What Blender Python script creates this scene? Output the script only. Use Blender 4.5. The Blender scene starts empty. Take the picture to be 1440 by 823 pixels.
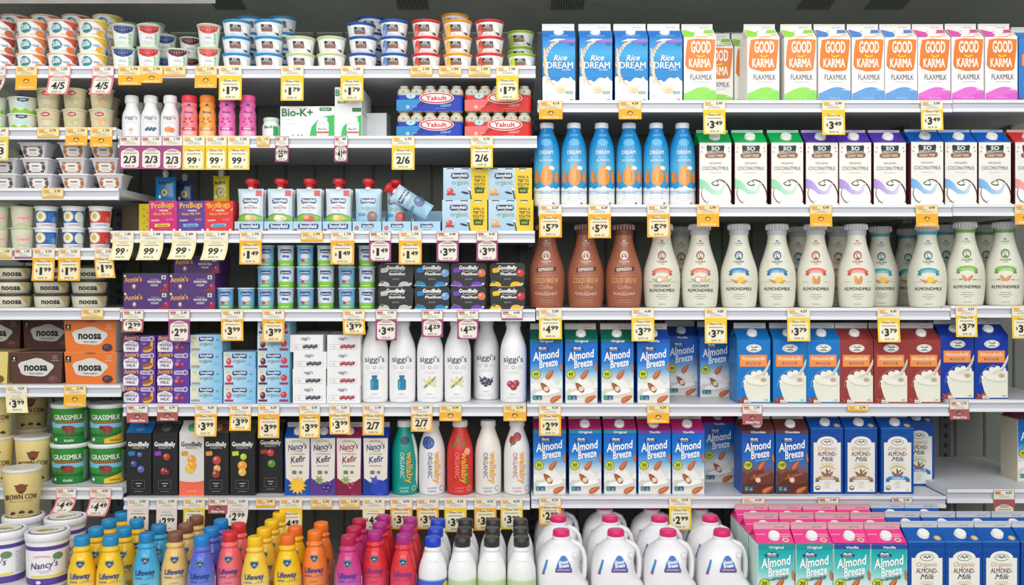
import bpy, math, random
from mathutils import Vector, geometry
random.seed(7)
S = bpy.context.scene
COL = S.collection
PI = math.pi

# ------------------------------------------------------------------ camera, light, exposure
PXM = 485.0            # photo pixels per metre in the plane of the shelf fronts
D = 2.7                # camera to shelf fronts
HZ = 395.0             # pixel row of the horizon
ZC = 1.5               # eye height
F = PXM * D
cam_data = bpy.data.cameras.new('camera')
cam = bpy.data.objects.new('camera', cam_data)
COL.objects.link(cam)
cam.location = (0, -D, ZC)
cam.rotation_euler = (PI / 2, 0, 0)
cam_data.sensor_width = 36.0
cam_data.lens = 36.0 * F / 1440.0
cam_data.shift_y = (HZ - 411.5) / 1440.0
cam_data.clip_start = 0.05
S.camera = cam

def area(name, loc, rot, sx, sy, power, col=(1, 1, 1)):
    l = bpy.data.lights.new(name, 'AREA')
    l.shape = 'RECTANGLE'; l.size = sx; l.size_y = sy; l.energy = power; l.color = col
    o = bpy.data.objects.new(name, l); COL.objects.link(o)
    o.location = loc; o.rotation_euler = rot
    return o
# the shop's ceiling lights over the aisle, and the tube in the hood of the case
area('aisle_ceiling_light', (0, -2.3, 3.3), (math.radians(42), 0, 0), 6.0, 1.6, 145, (1.0, 0.985, 0.96))
area('aisle_far_light', (0, -5.0, 2.6), (math.radians(72), 0, 0), 7.0, 1.5, 225, (1.0, 0.985, 0.97))
area('hood_tube_light', (0, -0.035, 2.345), (math.radians(50), 0, 0), 3.6, 0.04, 3, (0.97, 0.99, 1.0))
w = bpy.data.worlds.new('shop'); S.world = w; w.use_nodes = True
w.node_tree.nodes['Background'].inputs[0].default_value = (0.95, 1.0, 0.98, 1)
w.node_tree.nodes['Background'].inputs[1].default_value = 0.85
S.view_settings.view_transform = 'Standard'
S.view_settings.look = 'None'
S.view_settings.gamma = 1
S.view_settings.use_curve_mapping = False
S.view_settings.exposure = -1.06

# ------------------------------------------------------------------ helpers
U = 1.0 / (3.8919 * PXM)      # one design unit (about 0.53 mm)
EPS = 0.00035

def lin(c):
    out = []
    for v in c[:3]:
        v = max(0.0, min(1.0, v / 255.0))
        out.append(v / 12.92 if v <= 0.04045 else ((v + 0.055) / 1.055) ** 2.4)
    return (out[0], out[1], out[2], 1.0)

def mixc(a, b, t):
    t = max(0.0, min(1.0, t))
    return tuple(a[i] * (1 - t) + b[i] * t for i in range(3))

def ramp(stops):
    st = sorted(stops)
    def f(v):
        if v <= st[0][0]: return st[0][1]
        for (a, ca), (b, cb) in zip(st, st[1:]):
            if v <= b: return mixc(ca, cb, (v - a) / max(1e-9, b - a))
        return st[-1][1]
    return f

MATS = {}
def finish(name, rough, spec=0.5, coat=0.0, bump=0.0, scale=40.0, metal=0.0, trans=0.0, vary=0.04, sss=0.0):
    m = bpy.data.materials.new(name); m.use_nodes = True
    nt = m.node_tree; b = nt.nodes['Principled BSDF']
    at = nt.nodes.new('ShaderNodeAttribute'); at.attribute_name = 'Col'
    tc = nt.nodes.new('ShaderNodeTexCoord')
    nz = nt.nodes.new('ShaderNodeTexNoise'); nz.inputs['Scale'].default_value = scale
    nt.links.new(tc.outputs['Object'], nz.inputs['Vector'])
    hs = nt.nodes.new('ShaderNodeHueSaturation')
    mr = nt.nodes.new('ShaderNodeMapRange')
    mr.inputs['To Min'].default_value = 1 - vary; mr.inputs['To Max'].default_value = 1 + vary
    nt.links.new(nz.outputs['Fac'], mr.inputs['Value'])
    nt.links.new(mr.outputs['Result'], hs.inputs['Value'])
    nt.links.new(at.outputs['Color'], hs.inputs['Color'])
    nt.links.new(hs.outputs['Color'], b.inputs['Base Color'])
    b.inputs['Roughness'].default_value = rough
    b.inputs['Specular IOR Level'].default_value = spec
    b.inputs['Coat Weight'].default_value = coat
    b.inputs['Metallic'].default_value = metal
    b.inputs['Transmission Weight'].default_value = trans
    if sss:
        b.inputs['Subsurface Weight'].default_value = sss
        b.inputs['Subsurface Radius'].default_value = (0.01, 0.01, 0.01)
        b.inputs['Subsurface Scale'].default_value = 1.0
    if bump:
        bp = nt.nodes.new('ShaderNodeBump'); bp.inputs['Strength'].default_value = bump
        bp.inputs['Distance'].default_value = 0.002
        nt.links.new(nz.outputs['Fac'], bp.inputs['Height'])
        nt.links.new(bp.outputs['Normal'], b.inputs['Normal'])
    MATS[name] = m
    return m
finish('coated_board', 0.42, 0.4, 0.0, 0.05, 30)
finish('glossy_plastic', 0.22, 0.5, 0.25, 0.0, 20)
finish('soft_plastic', 0.38, 0.5, 0.0, 0.0, 20)
finish('clear_cup', 0.15, 0.5, 0.0, 0.0, 20)
finish('film_pouch', 0.25, 0.6, 0.2, 0.25, 35)
finish('tag_paper', 0.6, 0.3, 0.0, 0.0, 60, vary=0.05)
finish('painted_steel', 0.35, 0.5, 0.0, 0.02, 8, vary=0.03)
finish('dark_liner', 0.6, 0.3, 0.0, 0.1, 5, vary=0.10)
finish('floor_tile', 0.4, 0.4, 0.0, 0.0, 3, vary=0.08)

class MB:
    """collects coloured polygons and becomes one mesh"""
    def __init__(s): s.v = []; s.f = []; s.c = []; s.m = []; s.sm = []; s.mats = []
    def mi(s, name):
        if name not in s.mats: s.mats.append(name)
        return s.mats.index(name)
    def poly(s, pts, col, mat='coated_board', smooth=False):
        n = len(s.v); s.v += [tuple(p) for p in pts]; s.f.append(tuple(range(n, n + len(pts))))
        if isinstance(col, list): s.c += [lin(c) for c in col]
        else: s.c += [lin(col)] * len(pts)
        s.m.append(s.mi(mat)); s.sm.append(smooth)
    def box(s, x0, x1, y0, y1, z0, z1, col, mat='coated_board', cols=None):
        c = cols or {}
        P = lambda *q: q
        s.poly([P(x0,y0,z0),P(x1,y0,z0),P(x1,y0,z1),P(x0,y0,z1)], c.get('f', col), mat)
        s.poly([P(x1,y1,z0),P(x0,y1,z0),P(x0,y1,z1),P(x1,y1,z1)], c.get('b', col), mat)
        s.poly([P(x0,y1,z0),P(x0,y0,z0),P(x0,y0,z1),P(x0,y1,z1)], c.get('l', col), mat)
        s.poly([P(x1,y0,z0),P(x1,y1,z0),P(x1,y1,z1),P(x1,y0,z1)], c.get('r', col), mat)
        s.poly([P(x0,y0,z1),P(x1,y0,z1),P(x1,y1,z1),P(x0,y1,z1)], c.get('t', col), mat)
        s.poly([P(x0,y1,z0),P(x1,y1,z0),P(x1,y0,z0),P(x0,y0,z0)], c.get('u', col), mat)
    def grid(s, rows, colf, mat, closed=True, smooth=True):
        """rows: list of rings of points sharing vertices; colf(i, j) colour of vertex"""
        n0 = len(s.v); R = len(rows); N = len(rows[0])
        for r in rows: s.v += [tuple(p) for p in r]
        mi = s.mi(mat)
        for i in range(R - 1):
            for j in range(N if closed else N - 1):
                k = (j + 1) % N
                s.f.append((n0+i*N+j, n0+i*N+k, n0+(i+1)*N+k, n0+(i+1)*N+j))
                s.c += [lin(colf(i, j)), lin(colf(i, k)), lin(colf(i + 1, k)), lin(colf(i + 1, j))]
                s.m.append(mi); s.sm.append(smooth)
        return n0
    def mesh(s, name):
        me = bpy.data.meshes.new(name)
        me.from_pydata(s.v, [], s.f)
        at = me.color_attributes.new('Col', 'FLOAT_COLOR', 'CORNER')
        flat = [x for c in s.c for x in c]
        at.data.foreach_set('color', flat)
        for m in s.mats: me.materials.append(MATS[m])
        me.polygons.foreach_set('material_index', s.m)
        me.polygons.foreach_set('use_smooth', s.sm)
        me.update()
        return me

TXT = {}
def text2d(st, bold, shear):
    if any(q in st for q in 'MW'): bold = 0.0
    k = (st, bold, shear)
    if k in TXT: return TXT[k]
    cu = bpy.data.curves.new('t', 'FONT'); cu.body = st; cu.resolution_u = 2
    cu.offset = bold; cu.shear = shear
    ob = bpy.data.objects.new('t', cu)
    me = bpy.data.meshes.new_from_object(ob)
    tr = []
    vs = [(v.co.x, v.co.y) for v in me.vertices]
    me.calc_loop_triangles()
    for t in me.loop_triangles:
        a, b, c = [vs[i] for i in t.vertices]
        if (b[0]-a[0])*(c[1]-a[1]) - (b[1]-a[1])*(c[0]-a[0]) < 0: b, c = c, b
        tr.append((a, b, c))
    bpy.data.objects.remove(ob); bpy.data.curves.remove(cu); bpy.data.meshes.remove(me)
    xs = [v[0] for v in vs] or [0, 1]
    TXT[k] = (tr, min(xs), max(xs))
    return TXT[k]
CAPH = 0.70            # height of a capital in the built-in face

class Art:
    """flat artwork laid on a surface: surf(u, v, layer) -> point, in design units"""
    def __init__(s, mb, surf, mat='coated_board', maxlen=None, clip=None):
        s.clip = clip; s.n = 0.0; s.mb = mb; s.surf = surf; s.mat = mat; s.L = maxlen; s.smooth = maxlen is not None
    def tri(s, a, b, c, col, lay):
        if s.L:
            st = [(a, b, c)]
            while st:
                a, b, c = st.pop()
                e = [math.dist(a, b), math.dist(b, c), math.dist(c, a)]
                m = max(e)
                if m <= s.L: s._t(a, b, c, col, lay); continue
                if m == e[0]: q = ((a[0]+b[0])/2, (a[1]+b[1])/2); st += [(a, q, c), (q, b, c)]
                elif m == e[1]: q = ((b[0]+c[0])/2, (b[1]+c[1])/2); st += [(a, b, q), (a, q, c)]
                else: q = ((a[0]+c[0])/2, (a[1]+c[1])/2); st += [(a, b, q), (q, b, c)]
        else: s._t(a, b, c, col, lay)
    def _t(s, a, b, c, col, lay):
        if s.clip:
            x0, x1, y0, y1 = s.clip; P = [a, b, c]
            if not all(x0 <= p[0] <= x1 and y0 <= p[1] <= y1 for p in P):
                for ax, lim, sg in ((0, x0, 1), (0, x1, -1), (1, y0, 1), (1, y1, -1)):
                    Q = []
                    for i in range(len(P)):
                        p, q = P[i], P[(i+1) % len(P)]
                        dp, dq = (p[ax]-lim)*sg, (q[ax]-lim)*sg
                        if dp >= 0: Q.append(p)
                        if (dp >= 0) != (dq >= 0):
                            t = dp/(dp-dq); Q.append((p[0]+(q[0]-p[0])*t, p[1]+(q[1]-p[1])*t))
                    P = Q
                    if len(P) < 3: return
                cc = [col(*p) for p in P] if callable(col) else col
                s.mb.poly([s.surf(p[0], p[1], lay) for p in P], cc, s.mat, s.smooth); return
        cc = [col(*a), col(*b), col(*c)] if callable(col) else col
        s.mb.poly([s.surf(a[0], a[1], lay), s.surf(b[0], b[1], lay), s.surf(c[0], c[1], lay)], cc, s.mat, s.smooth)
    def poly(s, pts, col, lay=1):
        s.n += 0.012; lay += s.n
        ar = sum(pts[i][0]*pts[(i+1) % len(pts)][1] - pts[(i+1) % len(pts)][0]*pts[i][1] for i in range(len(pts)))
        if ar < 0: pts = pts[::-1]
        for t in geometry.tessellate_polygon([[Vector((p[0], p[1], 0)) for p in pts]]):
            a, b, c = [tuple(pts[i]) for i in t]
            if (b[0]-a[0])*(c[1]-a[1]) - (b[1]-a[1])*(c[0]-a[0]) < 0: b, c = c, b
            s.tri(a, b, c, col, lay)
    def rect(s, u0, v0, u1, v1, col, lay=1, rows=1):
        for i in range(rows):
            a = v0 + (v1 - v0) * i / rows; b = v0 + (v1 - v0) * (i + 1) / rows
            s.poly([(u0, a), (u1, a), (u1, b), (u0, b)], col, lay)
    def ell(s, u, v, ru, rv, col, lay=1, rot=0, n=16, point=0.0):
        ca, sa = math.cos(math.radians(rot)), math.sin(math.radians(rot)); P = []
        for i in range(n):
            a = 2*PI*i/n; x = ru*math.cos(a); y = rv*math.sin(a)
            if point: x *= 1 - point * (y / rv * 0.5 + 0.5)
            P.append((u + x*ca - y*sa, v + x*sa + y*ca))
        s.poly(P, col, lay)
    def rrect(s, u0, v0, u1, v1, r, col, lay=1, rot=0, n=4):
        P = []; cu, cv = (u0+u1)/2, (v0+v1)/2
        for cx, cy, a0 in ((u1-r, v1-r, 0), (u0+r, v1-r, 90), (u0+r, v0+r, 180), (u1-r, v0+r, 270)):
            for i in range(n + 1):
                a = math.radians(a0 + 90*i/n); P.append((cx + r*math.cos(a), cy + r*math.sin(a)))
        ca, sa = math.cos(math.radians(rot)), math.sin(math.radians(rot))
        s.poly([(cu + (x-cu)*ca - (y-cv)*sa, cv + (x-cu)*sa + (y-cv)*ca) for x, y in P], col, lay)
    def wave(s, u0, u1, v0, vf, col, lay=1, n=14):
        top = [(u1 + (u0-u1)*i/n, vf(u1 + (u0-u1)*i/n)) for i in range(n+1)]
        s.poly([(u0, v0), (u1, v0)] + top, col, lay)
    def text(s, st, u, v, h, w=None, col=(30, 30, 30), lay=2, bold=0.0, shear=0.0, rot=0, align=0, arc=0.0):
        if bold >= 0.01 and h > 10 and any(q in st for q in 'MW'):
            o = h*min(0.05, bold*1.8)
            s.text(st, u-o/2, v, h, w, col, lay, 0.0, shear, rot, align, arc); s.text(st, u+o/2, v, h, w, col, lay, 0.0, shear, rot, align, arc); return
        tr, x0, x1 = text2d(st, bold, shear)
        k = h / CAPH; kx = k if w is None else w / max(1e-6, x1 - x0)
        off = {0: -(x0+x1)/2, -1: -x0, 1: -x1}[align]
        ca, sa = math.cos(math.radians(rot)), math.sin(math.radians(rot))
        def T(p):
            x = (p[0]+off)*kx; y = p[1]*k - arc*x*x
            return (u + x*ca - y*sa, v + x*sa + y*ca)
        s.n += 0.012
        for a, b, c in tr: s.tri(T(a), T(b), T(c), col, lay + s.n)
    def lines(s, u, v, w, n, dv, col, lay=1, h=2.2):
        for i in range(n):
            ww = w * (0.75 + 0.25*math.sin(i*2.3+u))
            s.rect(u-ww/2, v-i*dv, u+ww/2, v-i*dv+h, col, lay)

def flat(y, x0=0, z0=0):
    return lambda u, v, l: (x0 + u*U, y - EPS*l, z0 + v*U)

def prof_fn(pr):
    def R(v):
        if v <= pr[0][0]: return pr[0][1]
        for (a, ra), (b, rb) in zip(pr, pr[1:]):
            if v <= b and b > a:
                return ra + (rb-ra)*(v-a)/(b-a)
        return pr[-1][1]
    return R
def smooth_prof(pts, sub=4):
    out = []
    P = [pts[0]] + list(pts) + [pts[-1]]
    for i in range(1, len(P)-2):
        for k in range(sub):
            t = k/sub
            a, b, c, d = P[i-1], P[i], P[i+1], P[i+2]
            z = b[0] + (c[0]-b[0])*t
            m1 = (c[1]-a[1])/max(1e-6, c[0]-a[0])*(c[0]-b[0]); m2 = (d[1]-b[1])/max(1e-6, d[0]-b[0])*(c[0]-b[0])
            h = (2*t**3-3*t**2+1)*b[1] + (t**3-2*t**2+t)*m1 + (-2*t**3+3*t**2)*c[1] + (t**3-t**2)*m2
            out.append((z, h))
    out.append(pts[-1])
    return out
def round_surf(R):
    def f(u, v, l):
        r = R(v); a = u / r; r2 = r*U + EPS*l
        return (r2*math.sin(a), -r2*math.cos(a), v*U)
    return f
def lathe(mb, pr, colf, mat, n=28, cap_b=True, cap_t=True, smooth=True, cx=0, cy=0, sq=0.0):
    """pr: (v, r) in design units; colf(v) colour"""
    if not callable(colf): c0 = colf; colf = lambda v: c0
    rows = []
    for v, r in pr:
        row = []
        for j in range(n):
            a = 2*PI*j/n
            k = 1.0
            if sq: k = 1.0 / (abs(math.cos(a))**sq + abs(math.sin(a))**sq) ** (1.0/sq)
            row.append((cx + r*U*k*math.cos(a), cy + r*U*k*math.sin(a), v*U))
        rows.append(row)
    mb.grid(rows, lambda i, j: colf(pr[i][0]), mat, True, smooth)
    if cap_t: mb.poly(rows[-1], colf(pr[-1][0]), mat)
    if cap_b: mb.poly(rows[0][::-1], colf(pr[0][0]), mat)

# ------------------------------------------------------------------ things
REC = []
class Proto:
    def __init__(s, name, desc, cat, parts, depth, pitch, group, kids=None):
        s.name = name; s.desc = desc; s.cat = cat; s.parts = parts; s.round = False; s.d = depth*U; s.pitch = pitch*U; s.group = group
# parts: list of (part_name, mesh, location, rotation_x, label or None, [sub parts])
def link_parts(root, parts):
    for p in parts:
        o = bpy.data.objects.new(p[0], p[1]); COL.objects.link(o); o.parent = root
        o.location = p[2]
        if p[3]: o.rotation_euler = (p[3], 0, 0)
        if p[4]: o['label'] = p[4]
        if len(p) > 5: link_parts(o, p[5])

SH = {}   # shelf key -> (surface height, name)
def X(px, y): return (px - 720.0) * (D + y) / F
def Z(py, y=0.0): return ZC + (HZ - py) * (D + y) / F

def put(shelf, pr, px, yf=0.022, lv=1, start=0, yaw=0.0, row=0, dz=0.0, desc=None, dxs=None, tilt=None, xx=None):
    """stand a proto (or a stack of lv) on a shelf, front face at yf, centred on photo column px"""
    out = []
    z0 = SH[shelf][0]
    for k in range(start, lv):
        x = (X(px, yf + pr.d/2) if pr.round else X(px, yf)) if xx is None else xx
        x += random.uniform(-1, 1)*0.0008 if lv > 1 else 0
        if pr.name == 'milk_jug': yaw0 = random.uniform(-1, 1)
        elif pr.round and not yaw: yaw0 = math.degrees(math.atan2(-x, D))*0.75 + random.uniform(-3, 3)
        elif pr.round: yaw0 = yaw + math.degrees(math.atan2(-x, D))*0.6
        else: yaw0 = yaw
        if dxs: x += dxs[k]*U*3.89
        y = yf + pr.d/2
        if len(pr.parts) == 1 and not tilt:
            o = bpy.data.objects.new(pr.name, pr.parts[0][1])
        else:
            o = bpy.data.objects.new(pr.name, None); o.empty_display_size = 0.02
        COL.objects.link(o)
        o.location = (x, y, z0 + dz + k*pr.pitch)
        o.rotation_euler = (0, 0, math.radians(yaw0 if yaw0 else random.uniform(-0.4, 0.4)))
        if tilt: o.rotation_euler = tilt
        if o.type == 'EMPTY': link_parts(o, pr.parts)
        o['category'] = pr.cat
        REC.append(dict(o=o, desc=desc or pr.desc, shelf=shelf, px=px, lv=k, n=lv, row=row, group=pr.group))
        out.append(o)
    return out

def col(shelf, pr, px, yf, pitch, rows, dz=0.0):
    x = X(px, yf + pr.d/2) if pr.round else X(px, yf)
    for r in rows: put(shelf, pr, px, yf + r*pitch, row=r, xx=x + random.uniform(-1, 1)*0.001, dz=dz)
ORD = ['first', 'second', 'third', 'fourth', 'fifth', 'sixth', 'seventh', 'eighth', 'ninth', 'tenth', 'eleventh', 'twelfth', 'thirteenth', 'fourteenth']
LONG = []
def write_labels():
    by = {}
    for r in REC: by.setdefault((r['desc'], r['shelf'], r['row']), []).append(r)
    rowsof = {}
    for (d, s, rw) in by: rowsof.setdefault((d, s), set()).add(rw)
    seen = {}
    for (d, s, rw), L in by.items():
        xs = sorted(set(r['px'] for r in L)); stack = max(r['n'] for r in L) > 1
        allrows = sorted(rowsof[(d, s)])
        for r in L:
            bits = []
            i = xs.index(r['px']); nx = len(xs)
            lo = min(q['lv'] for q in L if q['px'] == r['px']); hi = max(q['lv'] for q in L if q['px'] == r['px'])
            lvw = None
            if hi > lo:
                n = hi - lo + 1; k = r['lv'] - lo
                lvw = 'bottom' if k == 0 else 'top' if k == n-1 else ('middle' if n == 3 else 'second lowest' if k == 1 else 'third lowest' if k == 2 else 'fourth lowest')
            if nx > 1:
                pos = 'leftmost' if i == 0 else ('rightmost' if i == nx-1 else ORD[i] + ' from left')
            else: pos = None
            if lvw and pos: bits.append(lvw + ' of ' + (pos + ' stack' if pos in ('leftmost', 'rightmost') else ORD[i] + ' stack'))
            elif lvw: bits.append(lvw)
            elif pos: bits.append(pos)
            if rw > 0: bits.append(['', 'back row', 'third row', 'fourth row'][rw] if s != 'E' else ['', 'second row', 'third row', 'fourth row'][rw])
            lab = d + (', ' + ', '.join(bits) if bits else '') + ', ' + SH[s][1]
            if rw == 0 and len(allrows) > 1 and len(lab.split()) <= 14:
                lab = d + (', ' + ', '.join(bits) if bits else '') + ', front row, ' + SH[s][1]
            r['o']['label'] = lab
            seen[lab] = seen.get(lab, 0) + 1
            nw = len(lab.split())
            if nw > 16: LONG.append((nw, lab))
    for k, v in seen.items():
        if v > 1: LONG.append((v, k, 'dup'))
    bygroup = {}
    for r in REC: bygroup.setdefault((r['group'], r['shelf']), []).append(r['o'])
    for (g, s), L in bygroup.items():
        if len(L) > 1:
            for o in L: o['group'] = g + ' on ' + SH[s][1]
def single(o, label, cat, group=None):
    o['label'] = label; o['category'] = cat
    if group: o['group'] = group
    return o
def obj(name, me, parent=None, loc=(0, 0, 0)):
    o = bpy.data.objects.new(name, me); COL.objects.link(o); o.parent = parent; o.location = loc
    return o

# ------------------------------------------------------------------ the case itself
WHITE = (236, 236, 240); CHAN = (196, 197, 206); DARK = (58, 60, 56)
def struct(name, mb, loc=(0, 0, 0)):
    o = obj(name, mb.mesh(name), None, loc); o['kind'] = 'structure'; return o
mb = MB()
mb.box(-1.9, 1.9, 0.50, 0.53, 0.0, 2.75, (146, 150, 140), 'dark_liner')
for k in range(38):       # pressed ribs of the liner
    x = -1.88 + k*0.1
    mb.box(x, x+0.006, 0.494, 0.50, 0.3, 2.4, (112, 118, 110), 'dark_liner')
struct('wall_back', mb)
mb = MB(); mb.box(-1.95, -1.90, -0.4, 0.53, 0, 2.75, (120, 122, 120), 'dark_liner'); struct('wall_left', mb)
mb = MB(); mb.box(1.90, 1.95, -0.4, 0.53, 0, 2.75, (120, 122, 120), 'dark_liner'); struct('wall_right', mb)
mb = MB(); mb.box(-3.5, 3.5, -6, 0.53, -0.02, 0.0, (190, 188, 182), 'floor_tile'); struct('floor', mb)
# hood: sloping panel with louvred vents
mb = MB()
zt = Z(-14, -0.05); zb = Z(40, 0.45)
def hood(x, t): return (x, 0.06 + 0.435*t, zt + 0.09 + (zb - zt - 0.09)*t + 0.02*math.sin(t*PI))
for i in range(8):
    t0, t1 = i/8, (i+1)/8
    mb.poly([hood(-1.9, t0), hood(1.9, t0), hood(1.9, t1), hood(-1.9, t1)], (178, 182, 174), 'dark_liner', True)
for x0, x1 in ((782, 835), (1172, 1225), (1280, 1342), (540, 590), (250, 300)):
    n = 14
    for i in range(n):
        a = X(x0 + (x1-x0)*i/n, 0.0)
        p = [hood(a, 0.50), hood(a+0.003, 0.50), hood(a+0.003, 0.68), hood(a, 0.68)]
        mb.poly([(q[0], q[1]-0.003, q[2]-0.003) for q in p], (62, 64, 62), 'dark_liner')
struct('ceiling', mb)
mb = MB()
mb.box(-1.9, 1.9, -0.09, -0.05, zt-0.012, zt+0.25, (225, 226, 228), 'painted_steel')
mb.box(-1.9, X(300, -0.07), -0.088, -0.052, Z(2.2, -0.07), zt-0.012, (235, 236, 238), 'painted_steel')
struct('trim_1', mb)

BAYN = {'A': 'left bay', 'B': 'middle bay', 'C': 'right bay', 'D': 'far right bay'}
shelves = [
 ('A1', -6, 162, 94, 'left bay top shelf'), ('A2', -6, 165, 180, 'left bay second shelf'),
 ('A3', -6, 169, 265, 'left bay third shelf'), ('A4', -6, 156, 349, 'left bay fourth shelf'),
 ('A5', -6, 170.5, 433, 'left bay fifth shelf'), ('A6', -6, 171.5, 541, 'left bay sixth shelf'),
 ('A7', -6, 174, 684.5, 'left bay lowest shelf'),
 ('B1', 163, 753, 94, 'middle bay top shelf'), ('B2', 168, 755, 192, 'middle bay second shelf'),
 ('B3', 158, 752, 325, 'middle bay third shelf'), ('B4', 171.5, 752.5, 435, 'middle bay fourth shelf'),
 ('B5', 175, 740, 568, 'middle bay fifth shelf'), ('B6', 176, 745, 699, 'middle bay lowest shelf'),
 ('C1', 756, 1337, 142, 'right bay top shelf'), ('C2', 757, 1337, 288, 'right bay second shelf'),
 ('C3', 754, 1334, 433, 'right bay third shelf'), ('C4', 741, 1333, 568, 'right bay fourth shelf'),
 ('C5', 747, 1328, 697, 'right bay lowest shelf'),
 ('D1', 1338, 1450, 141.5, 'far right top shelf'), ('D2', 1338, 1450, 287.5, 'far right second shelf'),
 ('D3', 1335, 1450, 430, 'far right third shelf'), ('D4', 1334, 1450, 562, 'far right fourth shelf'),
 ('D5', 1330, 1450, 687, 'far right lowest shelf')]
RAIL = {}
for key, x0, x1, py, nm in shelves:
    a, b = X(x0, 0), X(x1, 0)
    if x0 < 0: a = -1.60
    if x1 > 1440: b = 1.62
    zz = Z(py + 0.6)
    H = 16.0/PXM
    if key == 'D5': H = 19.0/PXM
    root = bpy.data.objects.new('display_shelf', None); COL.objects.link(root); root.location = ((a+b)/2, 0, zz)
    hw = (b-a)/2
    m1 = MB(); m1.box(-hw, hw, 0.0, 0.492, -0.020, 0, (225, 226, 230), 'painted_steel')
    m1.box(-hw, -hw+0.012, 0.30, 0.492, -0.034, -0.020, (150, 150, 152), 'painted_steel')
    m1.box(hw-0.012, hw, 0.30, 0.492, -0.034, -0.020, (150, 150, 152), 'painted_steel')
    m2 = MB()
    m2.box(-hw, hw, -0.006, 0.0, -H, 0.0012, CHAN, 'painted_steel')
    m2.box(-hw, hw, -0.011, -0.006, -H*0.22, 0.0012, WHITE, 'painted_steel')
    m2.box(-hw, hw, -0.011, -0.006, -H, -H*0.70, WHITE, 'painted_steel')
    obj('board', m1.mesh('board'), root); obj('price_rail', m2.mesh('price_rail'), root)
    single(root, 'long white metal shelf with price rail, %s' % nm.replace('bay ', 'bay, ').replace('far right ', 'far right bay, '), 'shelf', 'shelves of the case')
    SH[key] = (zz + 0.0006, nm)
    RAIL[key] = (zz, H)
# upright posts with slots between the bays
for i, px in enumerate((163, 748, 1334)):
    mb = MB(); x = X(px, 0.47)
    mb.box(x-0.018, x+0.018, 0.4935, 0.5, 0.35, 2.38, (105, 108, 106), 'painted_steel')
    for k in range(60):
        zz = 0.4 + k*0.033
        mb.box(x-0.005, x-0.001, 0.4925, 0.4935, zz, zz+0.016, (30, 30, 30), 'painted_steel')
        mb.box(x+0.002, x+0.006, 0.4925, 0.4935, zz, zz+0.016, (30, 30, 30), 'painted_steel')
    struct('trim_%d' % (i+2), mb)
# the lowest deck: stands out in front of the shelves
DECKY = -0.30
XB = -1.182
dz = ZC - (754 - HZ)/540.0 * 1.0
ZDECK = dz - 403*U - 0.004      # bottle tops at row 754 in front
mb = MB()
mb.box(XB, 1.62, DECKY, 0.492, ZDECK-0.04, ZDECK-0.0095, (215, 216, 220), 'painted_steel')
mb.box(XB, 1.62, DECKY-0.02, DECKY, ZDECK-0.10, ZDECK-0.0095, (225, 226, 230), 'painted_steel')
o = obj('deck_shelf', mb.mesh('deck_shelf')); single(o, 'white metal bottom deck under the kefir bottles and milk jugs', 'shelf')
mb = MB(); mb.box(XB, X(744, -0.26), DECKY+0.006, 0.49, ZDECK-0.0095, ZDECK, (215, 216, 220), 'painted_steel')
o = obj('deck_liner', mb.mesh('deck_liner')); single(o, 'thin white liner on bottom deck under the kefir bottles', 'liner')
mb = MB(); mb.box(X(1062, -0.29), 1.62, DECKY+0.006, 0.49, ZDECK-0.0095, ZDECK+0.014, (225, 226, 230), 'painted_steel')
o = obj('deck_liner', mb.mesh('deck_liner')); single(o, 'white liner on bottom deck under the pink and blue cartons', 'liner')
SH['E'] = (ZDECK + 0.0006, 'bottom deck')
ZLD = ZC - (825 - HZ)/F*(D-0.27)
mb = MB()
mb.box(-1.60, XB-0.001, DECKY-0.02, 0.492, ZLD-0.03, ZLD, (228, 229, 233), 'painted_steel')
mb.box(-1.60, XB-0.001, DECKY-0.04, DECKY-0.02, ZLD-0.14, ZLD+0.004, (225, 226, 230), 'painted_steel')
mb.box(XB-0.004, XB-0.001, DECKY-0.02, 0.492, ZLD-0.14, ZLD-0.03, (215, 216, 220), 'painted_steel')
o = obj('deck_shelf', mb.mesh('deck_shelf')); single(o, 'raised white metal bottom deck under the round white tubs', 'shelf')
SH['L'] = (ZLD + 0.0006, 'left bottom deck')
mb = MB()
mb.box(-1.9, 1.9, -0.34, 0.5, 0.0, min(ZDECK, ZLD)-0.145, (150, 152, 152), 'painted_steel')
struct('trim_5', mb)

# ------------------------------------------------------------------ kinds of package
K = (28, 28, 30); W = (245, 244, 240)
ORG = (232, 130, 40)

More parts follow.
